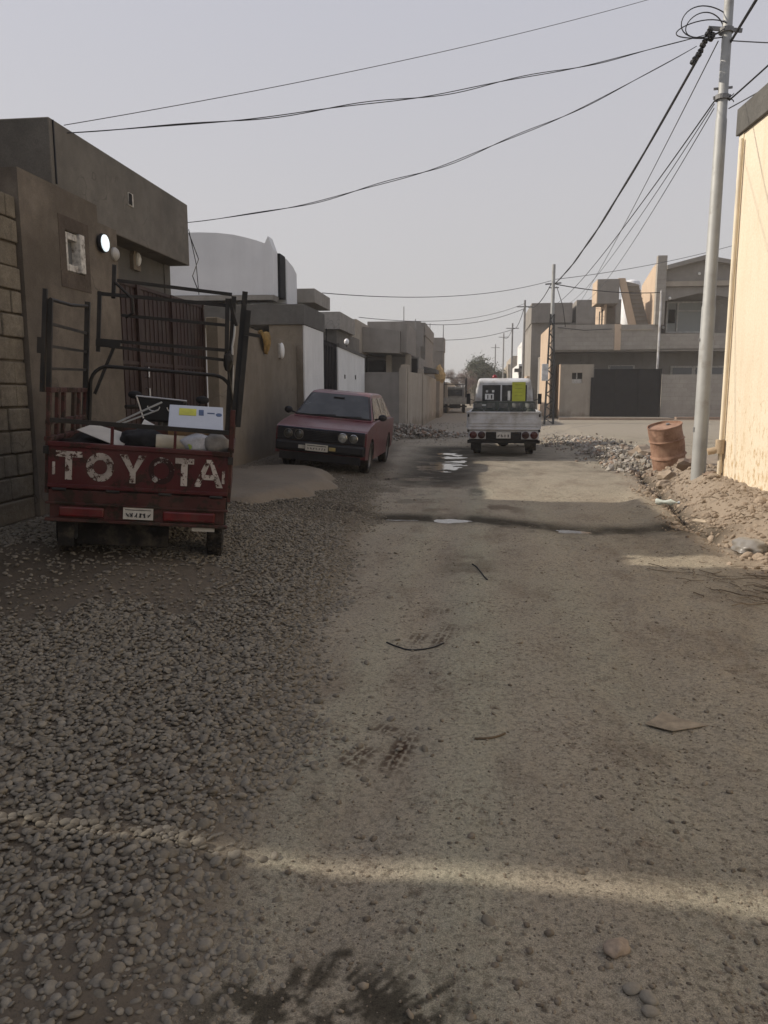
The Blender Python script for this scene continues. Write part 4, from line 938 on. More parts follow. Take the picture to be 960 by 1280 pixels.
# distant poles
for k, (px, py, hh, lab) in enumerate([(2.6,50,7.2,'slim grey pole rising beside the grey house'),(2.4,64,7.0,'thin grey pole right of the far road, shorter than its neighbour'),(2.15,80,7.4,'distant pole with a cross arm on the right of the far road'),(1.6,95,7.2,'most distant thin pole above the truck roof')]):
    o = thing('utility_pole', lab, 'utility pole', (px,py,0), group='distant roadside poles')
    mb = MB(); mb.tube([(0,0,0),(0,0,hh)], [.09,.06], 8); mb.build('pole_shaft', M['old_steel'], o, True)
    mb = MB(); mb.bar((-.5,0,hh-.4),(.5,0,hh-.4),.06); mb.build('cross_arm', M['old_steel'], o)

# ------------------------------------------------------------------ trees at the end of the road
def leafmat(name, cols): return stone_mat(name, cols, .8, cols[0], .3)
def tree(name, label, loc, hh, cr, seed, bare=False, cols=None, nleaf=2600, group=None):
    r = random.Random(seed); t = thing(name, label, 'tree', loc, group=group); bark = simple('bark',(.09,.075,.06),.95,0,.3,12,.3)
    mb = MB(); tips = []
    def limb(p, d, L, rr, lev):
        pts = [p]; q = p.copy(); dd = d.copy()
        for k in range(4):
            dd = (dd + Vector((r.gauss(0,.16),r.gauss(0,.16),r.gauss(.05,.1)))).normalized(); q = q + dd*L/4; pts.append(q.copy())
        mb.tube(pts, [rr*(1-.16*k) for k in range(5)], 6 if lev < 2 else 4)
        if lev >= (4 if bare else 3): tips.append(q); return
        for k in range(r.randint(3,4) if bare else 3):
            a = r.uniform(0,6.28); s = r.uniform(.45,.9); nd = (dd + Vector((math.cos(a)*s, math.sin(a)*s, r.uniform(-.1,.4)))).normalized()
            limb(pts[r.choice((2,3,4))], nd, L*r.uniform(.55,.8), rr*.5, lev+1)
    limb(Vector((0,0,-.1)), Vector((r.gauss(0,.05),r.gauss(0,.05),1)), hh*.36, hh*.028, 0)
    mb.build('trunk', bark, t, True)
    lm = MB()
    if not bare:
        for tip in tips:
            c = tip + Vector((r.gauss(0,.1),r.gauss(0,.1),0)); n = nleaf//max(1,len(tips)); R_ = cr*r.uniform(.22,.42)
            for k in range(n):
                p = c + Vector((r.gauss(0,R_*.55),r.gauss(0,R_*.55),r.gauss(0,R_*.42))); s = r.uniform(.06,.13)*hh/6
                u = Vector((r.gauss(0,1),r.gauss(0,1),r.gauss(0,1))).normalized(); w = u.orthogonal().normalized()
                lm.add([p-u*s, p+w*s*.55, p+u*s, p-w*s*.55], [(0,1,2,3)])
        lm.build('crown', leafmat(name+'_leaves', cols), t)
    else:
        for tip in tips:
            for k in range(nleaf//max(1,len(tips))):
                d = Vector((r.gauss(0,1),r.gauss(0,1),r.gauss(.5,.7))).normalized()
                p = tip + Vector((r.gauss(0,.12),r.gauss(0,.12),r.gauss(0,.12))); lm.add([p, p+d*r.uniform(.2,.5), p+d.orthogonal()*.02], [(0,1,2)])
        lm.build('crown', leafmat(name+'_twigs', cols), t)
    return t
tree('green_tree', 'rounded dark green tree above the roof of the white truck', (-.25,92,0), 6.6, 2.9, 3, False, [(.03,.04,.022),(.05,.06,.03),(.07,.075,.04)], 16000)
tree('bare_tree', 'bare brownish tree beyond the small distant truck', (-2.6,86,0), 4.6, 2.0, 8, True, [(.12,.09,.07),(.17,.12,.1),(.2,.15,.12)], 3000, 'bare trees at the end of the road')
tree('bare_tree', 'bare pinkish brown tree left of the green tree', (-1.2,90,0), 4.9, 2.0, 12, True, [(.15,.1,.08),(.2,.13,.11),(.2,.15,.12)], 3000, 'bare trees at the end of the road')
tree('green_shrub', 'low olive shrub beneath the bare trees at the road end', (-.4,84,0), 2.6, 1.6, 21, False, [(.05,.05,.03),(.08,.075,.045),(.1,.09,.06)], 7000)
fw = thing('far_wall', 'low tan wall crossing the far end of the road', 'wall', (0,100,0))
mb = MB(); mb.box((-12,99.8,-.1),(2.85,100.2,2.2)); pt('wall', mb, M['render_far'], fw)

# ------------------------------------------------------------------ overhead cables
def cable(p, q, sag, rr, label, mat=None, wig=0, n=40, extra=None, seed=0):
    p = Vector(p); q = Vector(q); r = random.Random(seed); mb = MB()
    def run(dz, ph):
        pts = []
        for i in range(n+1):
            t = i/n; s = p.lerp(q, t); s.z -= sag*4*t*(1-t)
            s.z += dz*math.sin(math.pi*t)*math.sin(t*23+ph) ; pts.append(s)
        mb.tube(pts, rr, 6)
    run(wig, 0)
    if extra: run(extra, 2.1)
    o = mb.build('overhead_cable', mat or M['cable'], None, True); return tag(o, label, 'cable', 'overhead cables')
top = (PX-.2,PY-.05,6.5)
cable((-4.31,8.0,4.2), (PX-.3,PY-.05,6.52), .2, .0052, 'twisted cable pair from the near cement house to the top of the steel pole', None, .012, 60, -.03)
cable((-4.31,7.95,4.26), (PX+1.6,PY+3.0,8.9), .18, .0042, 'single thin cable crossing highest over the street', M['cable_grey'])
cable((-4.31,11.32,4.0), (PX-.4,PY-.05,6.38), .42, .0052, 'twisted cable pair from the house corner sagging up to the steel pole', None, .012, 60, -.03)
cable((PX-.33,PY,6.3), (lx+.1,ly,6.35), .35, .021, 'thick bundled black cable between the steel pole and the lattice pole', None, .02, 80, .02)
cable((PX-.1,PY,6.45), (lx+2.6,ly+15,6.6), .3, .009, 'thin grey cable from the steel pole top with a small joint', M['cable_grey'])
cable((PX-.1,PY,5.66), (lx+1.3,ly+16.2,7.0), .45, .011, 'dark cable from the lower bracket of the steel pole to the grey house', None, 0)
cable((PX-.1,PY,5.62), (lx+2.2,ly+16.2,7.1), .5, .008, 'thin cable below the dark one from the lower bracket', M['cable_grey'])
cable((PX-.1,PY,5.56), (lx+3.2,ly+16.2,7.2), .55, .008, 'lowest thin cable from the lower bracket of the steel pole', M['cable_grey'])
cable((PX+.05,PY,6.4), (PX+1.2,PY-6,9.2), .1, .02, 'thick bundle rising right from the steel pole', None, .02, 30, .02)
cable((PX+.1,PY,5.66), (PX+2.4,PY-5,7.6), .1, .012, 'dark cable leaving the lower bracket to the upper right', None)
cable((PX+.1,PY,5.55), (PX+3.4,PY-4,6.9), .1, .008, 'thin cable leaving the lower bracket to the right', M['cable_grey'])
cable((PX+.05,PY,6.45), (PX+6,PY+4,7.9), .1, .008, 'thin cable running right behind the steel pole top', M['cable_grey'])
cable((lx+.1,ly,6.3), (9.0,42.2,6.6), .15, .022, 'thick black cable from the lattice pole to the gabled house', None)
cable((lx-.1,ly,6.45), (-4.4,21.5,4.25), .35, .012, 'long cable from the lattice pole across to the white house', M['cable_grey'])
cable((lx,ly,6.5), (16,46,10.2), .3, .014, 'thin cable rising right behind the gabled house', M['cable_grey'])
cable((2.6,50,6.7), (-3.4,41.2,5.1), .4, .016, 'distant cable from the slim pole to the brown house', M['cable_grey'])
cable((2.4,64,6.5), (-2.6,53,5.0), .2, .02, 'distant dark cable from the far pole to the corner tower house', None)
cable((2.6,50,7.0), (-4.4,28.,4.2), .5, .012, 'faint distant cable crossing to the left roofs', M['cable_grey'])
cable((lx-.1,ly,6.3), (2.6,50,6.9), .5, .02, 'cable from the lattice pole down the road to the slim pole', None)
cable((2.6,50,6.9), (2.4,64,6.6), .5, .02, 'cable between the slim pole and the next far pole', None)
cable((2.4,64,6.6), (2.15,80,7.0), .4, .02, 'cable between the two farther poles', None)
hang = MB(); hang.tube([(-4.29,11.30,3.85),(-4.2,11.42,3.5),(-4.28,11.36,3.25),(-4.25,11.5,3.05)],.007,6); hang.tube([(-4.29,11.3,3.9),(-4.27,11.5,3.45),(-4.25,11.52,3.0)],.006,6)
ho = hang.build('hanging_cable', M['cable'], None, True); tag(ho, 'loose black cable loops hanging from the cement house corner', 'cable')
hang = MB(); hang.tube([(lx+.15,ly,6.2),(lx+.5,ly+.5,5.4),(lx+.8,ly+2,4.6),(lx+.85,ly+6.2,4.9),(lx+2.2,ly+6.2,4.75),(lx+3.6,ly+6.2,4.8)],.016,6)
ho = hang.build('hanging_cable', M['cable'], None, True); tag(ho, 'slack black cable from the lattice pole lying on the balcony wall', 'cable')
# ------------------------------------------------------------------ wheels
def wheel(parent, loc, r, w, name='wheel', spokes=False, rimr=.6, ang=0):
    """a wheel whose axle lies along x: tyre and rim"""
    ty = MB(); Mx = Matrix.Translation(loc) @ Matrix.Rotation(ang,4,'Z') @ Matrix.Rotation(rad(90),4,'Y')
    h = w/2
    ty.lathe([(r*rimr,-h*.8),(r*.8,-h*1.02),(r*.94,-h*.9),(r*.985,-h*.6),(r,-h*.2),(r,h*.2),(r*.985,h*.6),(r*.94,h*.9),(r*.8,h*1.02),(r*rimr,h*.8)], 32, Mx, False)
    for k in range(40):
        a = 2*math.pi*k/40
        for sx in (-1,1):
            p = Mx @ Vector((r*1.0*math.cos(a), r*1.0*math.sin(a), sx*h*.35)); q = Mx @ Vector((r*.992*math.cos(a+.05), r*.992*math.sin(a+.05), sx*h*.8)); ty.bar(p, q, r*.05, .012)
    t = ty.build(name, M['rubber'], parent, True)
    rm = MB(); rr = r*rimr
    if spokes:
        rm.lathe([(rr*1.02,-h*.7),(rr*.9,-h*.6),(rr*.88,h*.6),(rr*1.02,h*.7)], 28, Mx, False)
        for k in range(14):
            a = 2*math.pi*k/14; rm.bar(Mx @ Vector((.03*math.cos(a+.6),.03*math.sin(a+.6),.04*(1 if k%2 else -1))), Mx @ Vector((rr*.9*math.cos(a),rr*.9*math.sin(a),0)), .012)
        rm.cyl(Mx @ Vector((0,0,-.06)), Mx @ Vector((0,0,.06)), .045)
    else:
        rm.lathe([(.0,h*.45),(rr*.3,h*.5),(rr*.45,h*.25),(rr*.8,h*.35),(rr*.97,h*.8),(rr*1.02,h*.75),(rr*1.02,-h*.75),(rr*.8,-h*.5),(0,-h*.4)], 28, Mx, False)
        for k in range(5): 
            a = 2*math.pi*k/5; c = Mx @ Vector((rr*.33*math.cos(a), rr*.33*math.sin(a), h*.5)); d = Mx @ Vector((rr*.33*math.cos(a), rr*.33*math.sin(a), h*.62)); rm.cyl(c, d, .012, n=6)
    rm.build('rim', M['rim'], t, True)
    return t
def scribble(mb, x0, x1, z, hgt, y, n, seed, th=.006):
    """rows of plate figures made of short strokes, facing -y"""
    r = random.Random(seed); w = (x1-x0)/n
    for k in range(n):
        cx = x0+w*(k+.5)
        for j in range(r.choice((2,3))):
            a = r.choice((0,0,math.pi/2,.6,-.6)); L = hgt*(.5 if a == math.pi/2 else .85)
            dx, dz = math.sin(a)*L/2, math.cos(a)*L/2
            ox = r.uniform(-.15,.15)*w
            mb.bar((cx+ox-dx,y,z-dz),(cx+ox+dx,y,z+dz), th, .003, up=(0,1,0))

# ------------------------------------------------------------------ cargo tricycle
ctr = Vector((-2.87,6.20)); yaw = rad(17.5)
zc = g1(-2.93,6.25)-.045
tri = thing('cargo_tricycle', 'dark red motor cargo tricycle with white tailgate lettering and a tall black cage', 'cargo tricycle', (ctr.x,ctr.y,zc+.005), (0,rad(4.6),yaw))
HW = .70; TY = -.42; FY = 1.06; BZ = .60
# chassis and bed
mb = MB()
for sx in (-.42,.42): mb.box((sx-.03,-.38,.40),(sx+.03,1.9,.47))
for yy in (-.3,.2,.7,1.2): mb.box((-.44,yy,.40),(.44,yy+.05,.46))
mb.tube([(-.62,0,.29),(.62,0,.29)],.035,10); mb.blob((.05,0,.29),(.13,.12,.13),2,.05)
for sx in (-.45,.45):
    for k in range(4): mb.box((sx-.025,-.35+.06*k,.33+.012*k),(sx+.025,.35-.06*k,.341+.012*k))
mb.build('chassis', M['frame_rust'], tri)
mb = MB(); mb.box((-HW+.02,TY+.03,BZ-.03),(HW-.02,FY-.02,BZ)); mb.box((-HW+.03,TY+.03,.47),(HW-.03,TY+.09,BZ-.03)); mb.build('bed_floor', M['red_dark'], tri)
# tailgate
tg_z0, tg_z1 = .60, .955
mb = MB(); mb.box((-HW+.01,TY-.015,tg_z0),(HW-.01,TY+.015,tg_z1)); mb.box((-HW+.01,TY-.03,tg_z1-.035),(HW-.01,TY+.025,tg_z1+.004)); mb.box((-HW+.01,TY-.028,tg_z0-.002),(HW-.01,TY-.012,tg_z0+.03))
tgo = mb.build('tailgate', M['red_worn'], tri, bevel=.006)
# lettering
y0, y1 = TY-.022, TY-.0155; zl, zh = .665, .888
def seg(mb, *polys):
    for p in polys: mb.prism(p, 'y', y0, y1)
def ring(mb, cx, cz, ro, ri, a0=0, a1=2*math.pi, n=26, sx=.92):
    for k in range(n):
        t0 = a0+(a1-a0)*k/n; t1 = a0+(a1-a0)*(k+1)/n
        seg(mb, [(cx+sx*ri*math.cos(t0),cz+ri*math.sin(t0)),(cx+sx*ro*math.cos(t0),cz+ro*math.sin(t0)),(cx+sx*ro*math.cos(t1),cz+ro*math.sin(t1)),(cx+sx*ri*math.cos(t1),cz+ri*math.sin(t1))])
cz = (zl+zh)/2; hh = (zh-zl)/2; cxs = [-.525,-.30,-.055,.165,.345,.535]
lt = MB(); c = cxs[0]; seg(lt, [(c-.105,zh-.045),(c-.105,zh),(c+.09,zh),(c+.09,zh-.045)], [(c-.035,zl),(c-.035,zh-.046),(c+.015,zh-.046),(c+.015,zl)])
lt.build('lettering', M['letter'], tgo); lt = MB(); c = cxs[2]; seg(lt, [(c-.10,zh),(c-.045,zh),(c+.005,cz+.01),(c-.02,cz-.03)], [(c+.10,zh),(c+.045,zh),(c+.006,cz+.011),(c+.022,cz-.03)], [(c-.021,cz-.03),(c+.004,cz+.009),(c+.023,cz-.03),(c+.023,zl),(c-.021,zl)])
lt.build('lettering', M['letter'], tgo); lt = MB(); c = cxs[4]; seg(lt, [(c-.075,zh-.045),(c-.075,zh),(c+.07,zh),(c+.07,zh-.045)], [(c-.028,zl),(c-.028,zh-.046),(c+.022,zh-.046),(c+.022,zl)])
lt.build('lettering', M['letter'], tgo); lt = MB(); c = cxs[5]; seg(lt, [(c-.115,zl),(c-.065,zl),(c+.005,zh-.03),(c+.022,zh),(c-.022,zh)], [(c+.115,zl),(c+.065,zl),(c+.007,zh-.035),(c+.023,zh)], [(c-.04,zl+.06),(c-.028,zl+.1),(c+.036,zl+.1),(c+.047,zl+.06)])
lt.build('lettering', M['letter'], tgo)
lt = MB(); ring(lt, cxs[1], cz, hh*1.02, hh*.52); lt.build('lettering', M['letter'], tgo)
lt = MB(); ring(lt, cxs[3], cz, hh*.98, hh*.58); lt.build('lettering', paintwear('scraped_off_lettering',(.42,.39,.36),(.028,.011,.01),.40,11,.7), tgo)['label'] = 'almost wholly scraped off round letter'
lt = MB(); seg(lt, [(-.655,.70),(-.655,.80),(-.635,.80),(-.635,.70)], [(.640,.70),(.640,.80),(.662,.80),(.662,.70)]); lt.split('reflector_patch', M['letter'], tgo)
# hinges
mb = MB()
for a in (-.6,-.2,.2,.6): mb.cyl((a-.05,TY-.02,tg_z0-.012),(a+.05,TY-.02,tg_z0-.012),.014,n=8)
for a in (-HW,HW): mb.box((a-.02,TY-.04,.86),(a+.02,TY-.01,.92))
mb.split('hinge', M['frame_rust'], tgo)
# rail over the tailgate
mb = MB(); mb.bar((-HW+.02,TY+.0,1.12),(HW-.02,TY,1.115),.03,.035); mb.build('top_rail', M['frame_rust'], tri)
mb = MB()
for a in (-.22,.26): mb.bar((a,TY,.958),(a,TY,1.10),.04,.02)
mb.split('rail_post', M['red_worn'], tri)
# side boards
for sx in (-1,1):
    sb = MB(); x0 = sx*HW
    sb.box((x0-.015,TY,.55),(x0+.015,FY,.97)); sb.box((x0-.025,TY,.955),(x0+.025,FY,.99))
    if sx < 0:
        sb.box((x0-.02,TY,1.33),(x0+.02,FY,1.37))
        for yy in (TY,TY+.28,TY+.5,TY+.9,TY+1.12,FY-.06): sb.box((x0-.014,yy,.99),(x0+.014,yy+.07,1.33))
        sb.box((x0-.018,TY,1.08),(x0+.018,FY,1.12))
    else:
        for yy in (TY,FY-.05): sb.box((x0-.02,yy,.97),(x0+.02,yy+.05,1.3))
    sb.build('side_board', M['red_dark'], tri, bevel=.004)
mb = MB(); mb.box((-HW,FY-.02,.55),(HW,FY+.01,1.05)); mb.build('front_board', M['red_dark'], tri)
# rear light strip, plate, bumper lip
mb = MB(); mb.box((-HW+.02,TY-.02,.485),(HW-.02,TY+.02,.585)); mb.box((-HW+.0,TY-.05,.335),(HW-.0,TY+.0,.36)); mb.box((-HW+.0,TY-.04,.47),(HW,TY,.487)); mb.box((-HW+.03,TY-.015,.36),(HW-.03,TY+.01,.47)); mb.build('rear_panel', M['red_dark'], tri, bevel=.004)
for a, b_ in ((-.60,-.26),(.19,.60)):
    mb = MB(); mb.box((a,TY-.045,.375),(b_,TY-.018,.455)); mb.build('tail_light', M['red_lens'], tri, bevel=.012)
mb = MB(); mb.box((-.115,TY-.034,.375),(.115,TY-.026,.47)); lpz = mb.build('license_plate', M['plate'], tri)
mb = MB(); scribble(mb,-.10,.10,.41,.042,TY-.0355,6,3,.007); mb.bar((-.1,TY-.0355,.452),(.1,TY-.0355,.452),.005,.003,up=(0,1,0)); mb.build('plate_figures', M['ink'], lpz)
mb = MB(); mb.box((.42,-.44,.30),(.60,-.41,.335)); mb.build('reflector_patch', M['plate'], tri)
for sx in (-1,1): 
    w_ = wheel(tri, (sx*.60,0,.275), .275, .13, spokes=False)
    mb = MB(); n = 10; pts = [(sx*.60,.34*math.cos(t),.275+.33*math.sin(t)) for t in np.linspace(.25,math.pi-.1,n)]
    for k in range(n-1): mb.plate([(sx*.60-.085,*pts[k][1:]),(sx*.60+.085,*pts[k][1:]),(sx*.60+.085,*pts[k+1][1:]),(sx*.60-.085,*pts[k+1][1:])],.008)
    mb.build('mudguard', M['frame_rust'], tri)
mf = MB(); mf.box((-.50,-.20,.11),(.22,-.19,.40)); mf.build('mud_flap', M['rubber'], tri); mf = MB(); mf.plate([(-.62+.0,-.34,.12),(-.50,-.34,.12),(-.50,-.36,.33),(-.62,-.36,.33)],.006); mf.build('mud_flap', M['rubber'], tri)  # wide first flap: added dark sheet standing in for shade under the bed
# front end
wheel(tri, (0,2.25,.285), .285, .10, spokes=True, rimr=.68)
mb = MB()
for sx in (-.09,.09): mb.tube([(sx,2.25,.29),(sx,2.12,.62),(sx,1.93,1.08)],[.028,.03,.024],10)
mb.build('front_fork', M['old_steel'], tri, True)
mb = MB(); mb.blob((0,1.56,.86),(.15,.26,.13),3,.05); mb.build('fuel_tank', M['black_metal'], tri, True)
mb = MB(); mb.blob((0,1.18,.86),(.2,.17,.07),2,.03); mb.build('seat', M['car_dark'], tri, True)
mb = MB(); mb.tube([(-.40,1.72,1.20),(-.3,1.82,1.21),(-.12,1.92,1.13),(.12,1.92,1.13),(.3,1.82,1.21),(.40,1.72,1.20)],.013,8); hb_ = mb.build('handlebar', M['chrome'], tri, True)
for sx in (-1,1):
    mb = MB(); mb.tube([(sx*.29,1.83,1.21),(sx*.42,1.70,1.2)],.022,10); mb.build('grip', M['rubber'], hb_, True)
mb = MB(); mb.prism([(-.26,1.06),(.13,1.06),(.19,1.31),(-.33,1.33)], 'y', 1.80, 1.98); dash = mb.build('dashboard', M['car_dark'], tri, bevel=.025)
mb = MB()
for cx in (-.15,.05): mb.tube([(cx+.062*math.cos(t),1.793,1.225+.05*math.sin(t)) for t in np.linspace(math.pi,2*math.pi,14)],.006,6)
mb.tube([(-.33,1.79,1.322),(.19,1.79,1.308)],.009,6); mb.tube([(-.33,1.79,1.322),(-.25,1.79,1.09)],.009,6); mb.build('gauge_rim', simple('pale_trim',(.55,.55,.56),.3,.3,.1), dash, True)
mb = MB(); mb.lathe([(.0,0),(.09,.0),(.1,.04),(.07,.12),(.0,.14)],20,Matrix.Translation((0,2.12,1.02)) @ Matrix.Rotation(rad(90),4,'X')); mb.build('headlight', M['lamp_glass'], tri, True)
for sx in (-1,1):
    mb = MB(); mb.tube([(sx*.27,1.83,1.21),(sx*.34,1.84,1.30)],.007,6); mb.blob((sx*.35,1.85,1.33),(.075,.02,.045),2,0); mb.build('mirror', M['car_dark'], tri, True)
# hoop and cage
mb = MB(); hp = [(-.66,FY,1.0),(-.66,FY,1.42)] + [(-.66+.17*(1-math.cos(t)),FY,1.42+.17*math.sin(t)) for t in np.linspace(.2,math.pi/2,6)] + [(.66-.17*(1-math.cos(t)),FY,1.42+.17*math.sin(t)) for t in np.linspace(math.pi/2,.2,6)] + [(.66,FY,1.42),(.66,FY,1.0)]
mb.tube(hp,.017,8); mb.build('hoop', M['frame_rust'], tri, True)
mb = MB()  # left hand ladder frame, standing on the side board
L0, L1 = TY+.02, FY-.02; lx_ = -HW
mb.bar((lx_,L0,1.37),(lx_,L0,2.03),.036); mb.bar((lx_,L1,1.0),(lx_,L1,2.17),.045); 
mb.tube([(lx_,L0,2.03),(lx_,(L0+L1)/2,2.065),(lx_,L1,2.13)],.014,8)
for zz in (1.85,1.68,1.51): mb.bar((lx_,L0,zz),(lx_,L1,zz+.03),.018,.022)
mb.bar((lx_-.04,L0-.03,1.33),(lx_-.03,L0-.03,2.10),.04,.03); mb.bar((lx_-.065,L0-.03,1.62),(lx_-.065,L0-.03,1.74),.03)
mb.build('cage_frame', M['frame_rust'], tri)
mb = MB()  # front frame
fy = FY+.01; zt = 2.28
mb.bar((-.6,fy,1.72),(-.6,fy,2.28),.035)
mb.bar((-.62,fy,zt-.02),(.66,fy,zt-.01),.032); mb.bar((-.45,fy+.03,zt+.12),(.62,fy+.03,zt+.10),.03); mb.bar((-.48,fy+.03,zt-.05),(-.48,fy+.03,zt+.26),.035)
mb.tube([(-.47,fy,zt+.10),(-.30,fy-.02,zt-.04),(-.29,fy-.02,zt-.17),(-.36,fy,zt-.22)],.014,6); mb.bar((-.40,fy,zt-.2),(.6,fy,zt-.20),.028)
mb.bar((-.62,fy,1.83),(.58,fy,1.84),.03); mb.bar((-.5,fy,1.78),(.58,fy,1.745),.028); mb.bar((-.62,fy,1.32),(-.45,fy,1.8),.028); mb.bar((-.62,fy,1.80),(-.4,fy,1.80),.06)
mb.build('cage_frame', M['frame_rust'], tri)
mb = MB()  # right hand posts and the folded loose frame
mb.bar((.64,fy,.95),(.64,fy,2.36),.045); mb.bar((.60,fy-.02,1.74),(.58,fy-.02,2.33),.04); mb.bar((.6,fy-.02,2.33),(.68,fy-.05,2.08),.03)
mb.tube([(.6,fy-.04,1.83),(.63,fy-.06,1.6),(.68,fy-.05,1.35),(.66,fy-.05,1.2)],.014,6); mb.blob((.62,fy-.05,1.74),(.05,.05,.1),2,.4)
mb.build('cage_frame', M['frame_rust'], tri)
mb = MB()
mb.bar((.70,.66,1.14),(.745,.70,2.37),.035,.05); mb.bar((.745,.62,1.12),(.785,.66,2.2),.035,.045); mb.bar((.76,.55,1.98),(.90,.55,1.97),.03)
mb.build('folded_frame', M['frame_rust'], tri)
mb = MB(); mb.tube([(.665,fy-.03,2.12),(.662,fy-.06,1.98),(.65,fy-.06,1.88),(.655,fy-.06,1.8)],.012,6); mb.tube([(.67,fy-.05,1.7),(.675,fy-.05,1.5),(.672,fy-.05,1.4)],.006,6); mb.build('pale_strap', simple('pale_cloth',(.45,.45,.44),.8), tri)

# load on the bed (each lies loose on it): positions in the tricycle's own space
def load(name, label, cat, mb, mat, p, rot=(0,0,0), smooth=False, **kw):
    o = mb.build(name, mat, None, smooth, **kw)
    o.matrix_world = Matrix.Translation(tri.location) @ tri.rotation_euler.to_matrix().to_4x4() @ Matrix.Translation(p) @ Euler(rot).to_matrix().to_4x4()
    return tag(o, label, cat)
ct = MB(); ct.box((-.22,-.17,-.06),(.22,.17,.06))
def carton_mat():
    m, nt, b = newmat('printed_carton'); v = coords(nt); n = noise_n(nt, v, 7, 4)
    b.inputs['Roughness'].default_value = .6
    g = N(nt, 'ShaderNodeNewGeometry'); tc = N(nt, 'ShaderNodeTexCoord'); sp = N(nt, 'ShaderNodeSeparateXYZ'); nt.links.new(tc.outputs['Object'], sp.inputs[0])
    k = N(nt, 'ShaderNodeMath', operation='GREATER_THAN'); nt.links.new(sp.outputs[2], k.inputs[0]); k.inputs[1].default_value = .055
    nt.links.new(mix(nt, k.outputs[0], mix(nt, n, (.2,.13,.07), (.26,.18,.1)), mix(nt, n, (.36,.39,.44), (.45,.475,.52))), b.inputs['Base Color']); return m
cbx = load('printed_carton', 'white printed carton lying tilted on the load of the tricycle', 'carton', ct, carton_mat(), (.40,-.12,1.16), (rad(33),rad(-1),.05), bevel=.004)
mb = MB(); mb.box((-.14,.02,.0605),(.0,.12,.063)); mb.build('yellow_label', simple('yellow_print',(.42,.42,.06),.6), cbx)
mb = MB(); mb.box((.02,.03,.0605),(.06,.11,.063)); mb.box((.09,.06,.0605),(.15,.075,.063)); mb.lathe([(.0,.0605),(.025,.0605),(.025,.063),(0,.063)],14,Matrix.Translation((.185,.05,0))); mb.build('dark_print', simple('dark_print',(.06,.09,.16),.6), cbx)
mb = MB(); mb.blob((0,0,0),(.3,.28,.14),3,.35,2,seed=2,flat=-.1); load('black_sack', 'black plastic sack heaped at the left of the tricycle load', 'sack', mb, simple('black_plastic',(.012,.012,.013),.4,0,.3,8,.3), (-.42,.0,.87), (0,0,.4), True, ang=80)
mb = MB(); mb.plate([(-.2,-.13,0),(.18,-.16,.01),(.2,.12,.03),(-.17,.1,.0)],.004); load('paper_sheet', 'pale folded sheet sticking out over the black sack', 'paper', mb, simple('pale_paper',(.42,.4,.36),.8,0,.1), (-.30,-.15,1.015), (.25,rad(17),-.2))
mb = MB(); mb.lathe([(0,0),(.065,0),(.068,.02),(.068,.30),(.06,.33),(0,.33)],18); load('pale_roll', 'cream coloured roll lying behind the tailgate', 'roll', mb, simple('cream_roll',(.46,.42,.33),.8), (.10,-.28,.99), (0,rad(90),.06), True)
mb = MB(); mb.blob((0,0,0),(.17,.11,.085),3,.25,2.2,seed=5); load('patterned_bag', 'blue and white patterned bag at the right of the load', 'bag', mb, stone_mat('patterned_cloth',[(.1,.13,.2),(.45,.46,.48)],.8,(.4,.4,.42),.9), (.45,-.26,1.0), (0,0,.1), True, ang=80)
mb = MB(); mb.lathe([(0,0),(.04,0),(.042,.02),(.042,.13),(.02,.17),(.016,.19),(0,.19)],16); load('green_bottle', 'small bottle with a green label between the cream roll and the patterned bag', 'bottle', mb, simple('green_label',(.2,.26,.05),.5,0,.4,20), (.36,-.33,.965), (0,rad(70),.2), True)
mb = MB(); mb.blob((0,0,0),(.12,.12,.10),3,.2,2,seed=9,flat=-.08); load('grey_sack', 'grey sack squeezed into the right rear corner of the load', 'sack', mb, simple('grey_sack',(.2,.19,.175),.9,0,.25,14,.4), (.58,-.27,1.0), (0,0,0), True, ang=80)
mb = MB(); mb.bar((-.2,-.1,-.04),(.12,.2,.20),.05,.012); mb.bar((-.13,-.14,-.04),(.14,.12,.13),.04,.01); load('metal_strip', 'pair of grey metal strips leaning in the tricycle load', 'metal strip', mb, M['galv'], (-.15,.45,1.1), (0,0,-.5))
mb = MB(); mb.plate([(-.07,-.05,0),(.06,-.06,.0),(.05,.06,.02),(-.04,.07,.03)],.03); load('white_packet', 'small white packet lying on a dark bag in the load', 'packet', mb, simple('white_packet',(.5,.5,.48),.6), (.0,-.1,1.07), (.5,.3,.3))
mb = MB(); mb.blob((0,0,0),(.2,.12,.1),3,.3,2,seed=12,flat=-.08); load('dark_bag', 'dark cloth bag in the middle of the load behind the rail', 'bag', mb, simple('dark_cloth',(.02,.02,.022),.9,0,.3,14,.3), (.0,-.2,.99), (0,0,0), True, ang=80)
mb = MB(); mb.box((-.45,-.4,0),(.5,.4,.26)); load('wooden_crate', 'low dark crate under the bags on the bed', 'crate', mb, M['frame_rust'], (.1,.25,BZ+.003))

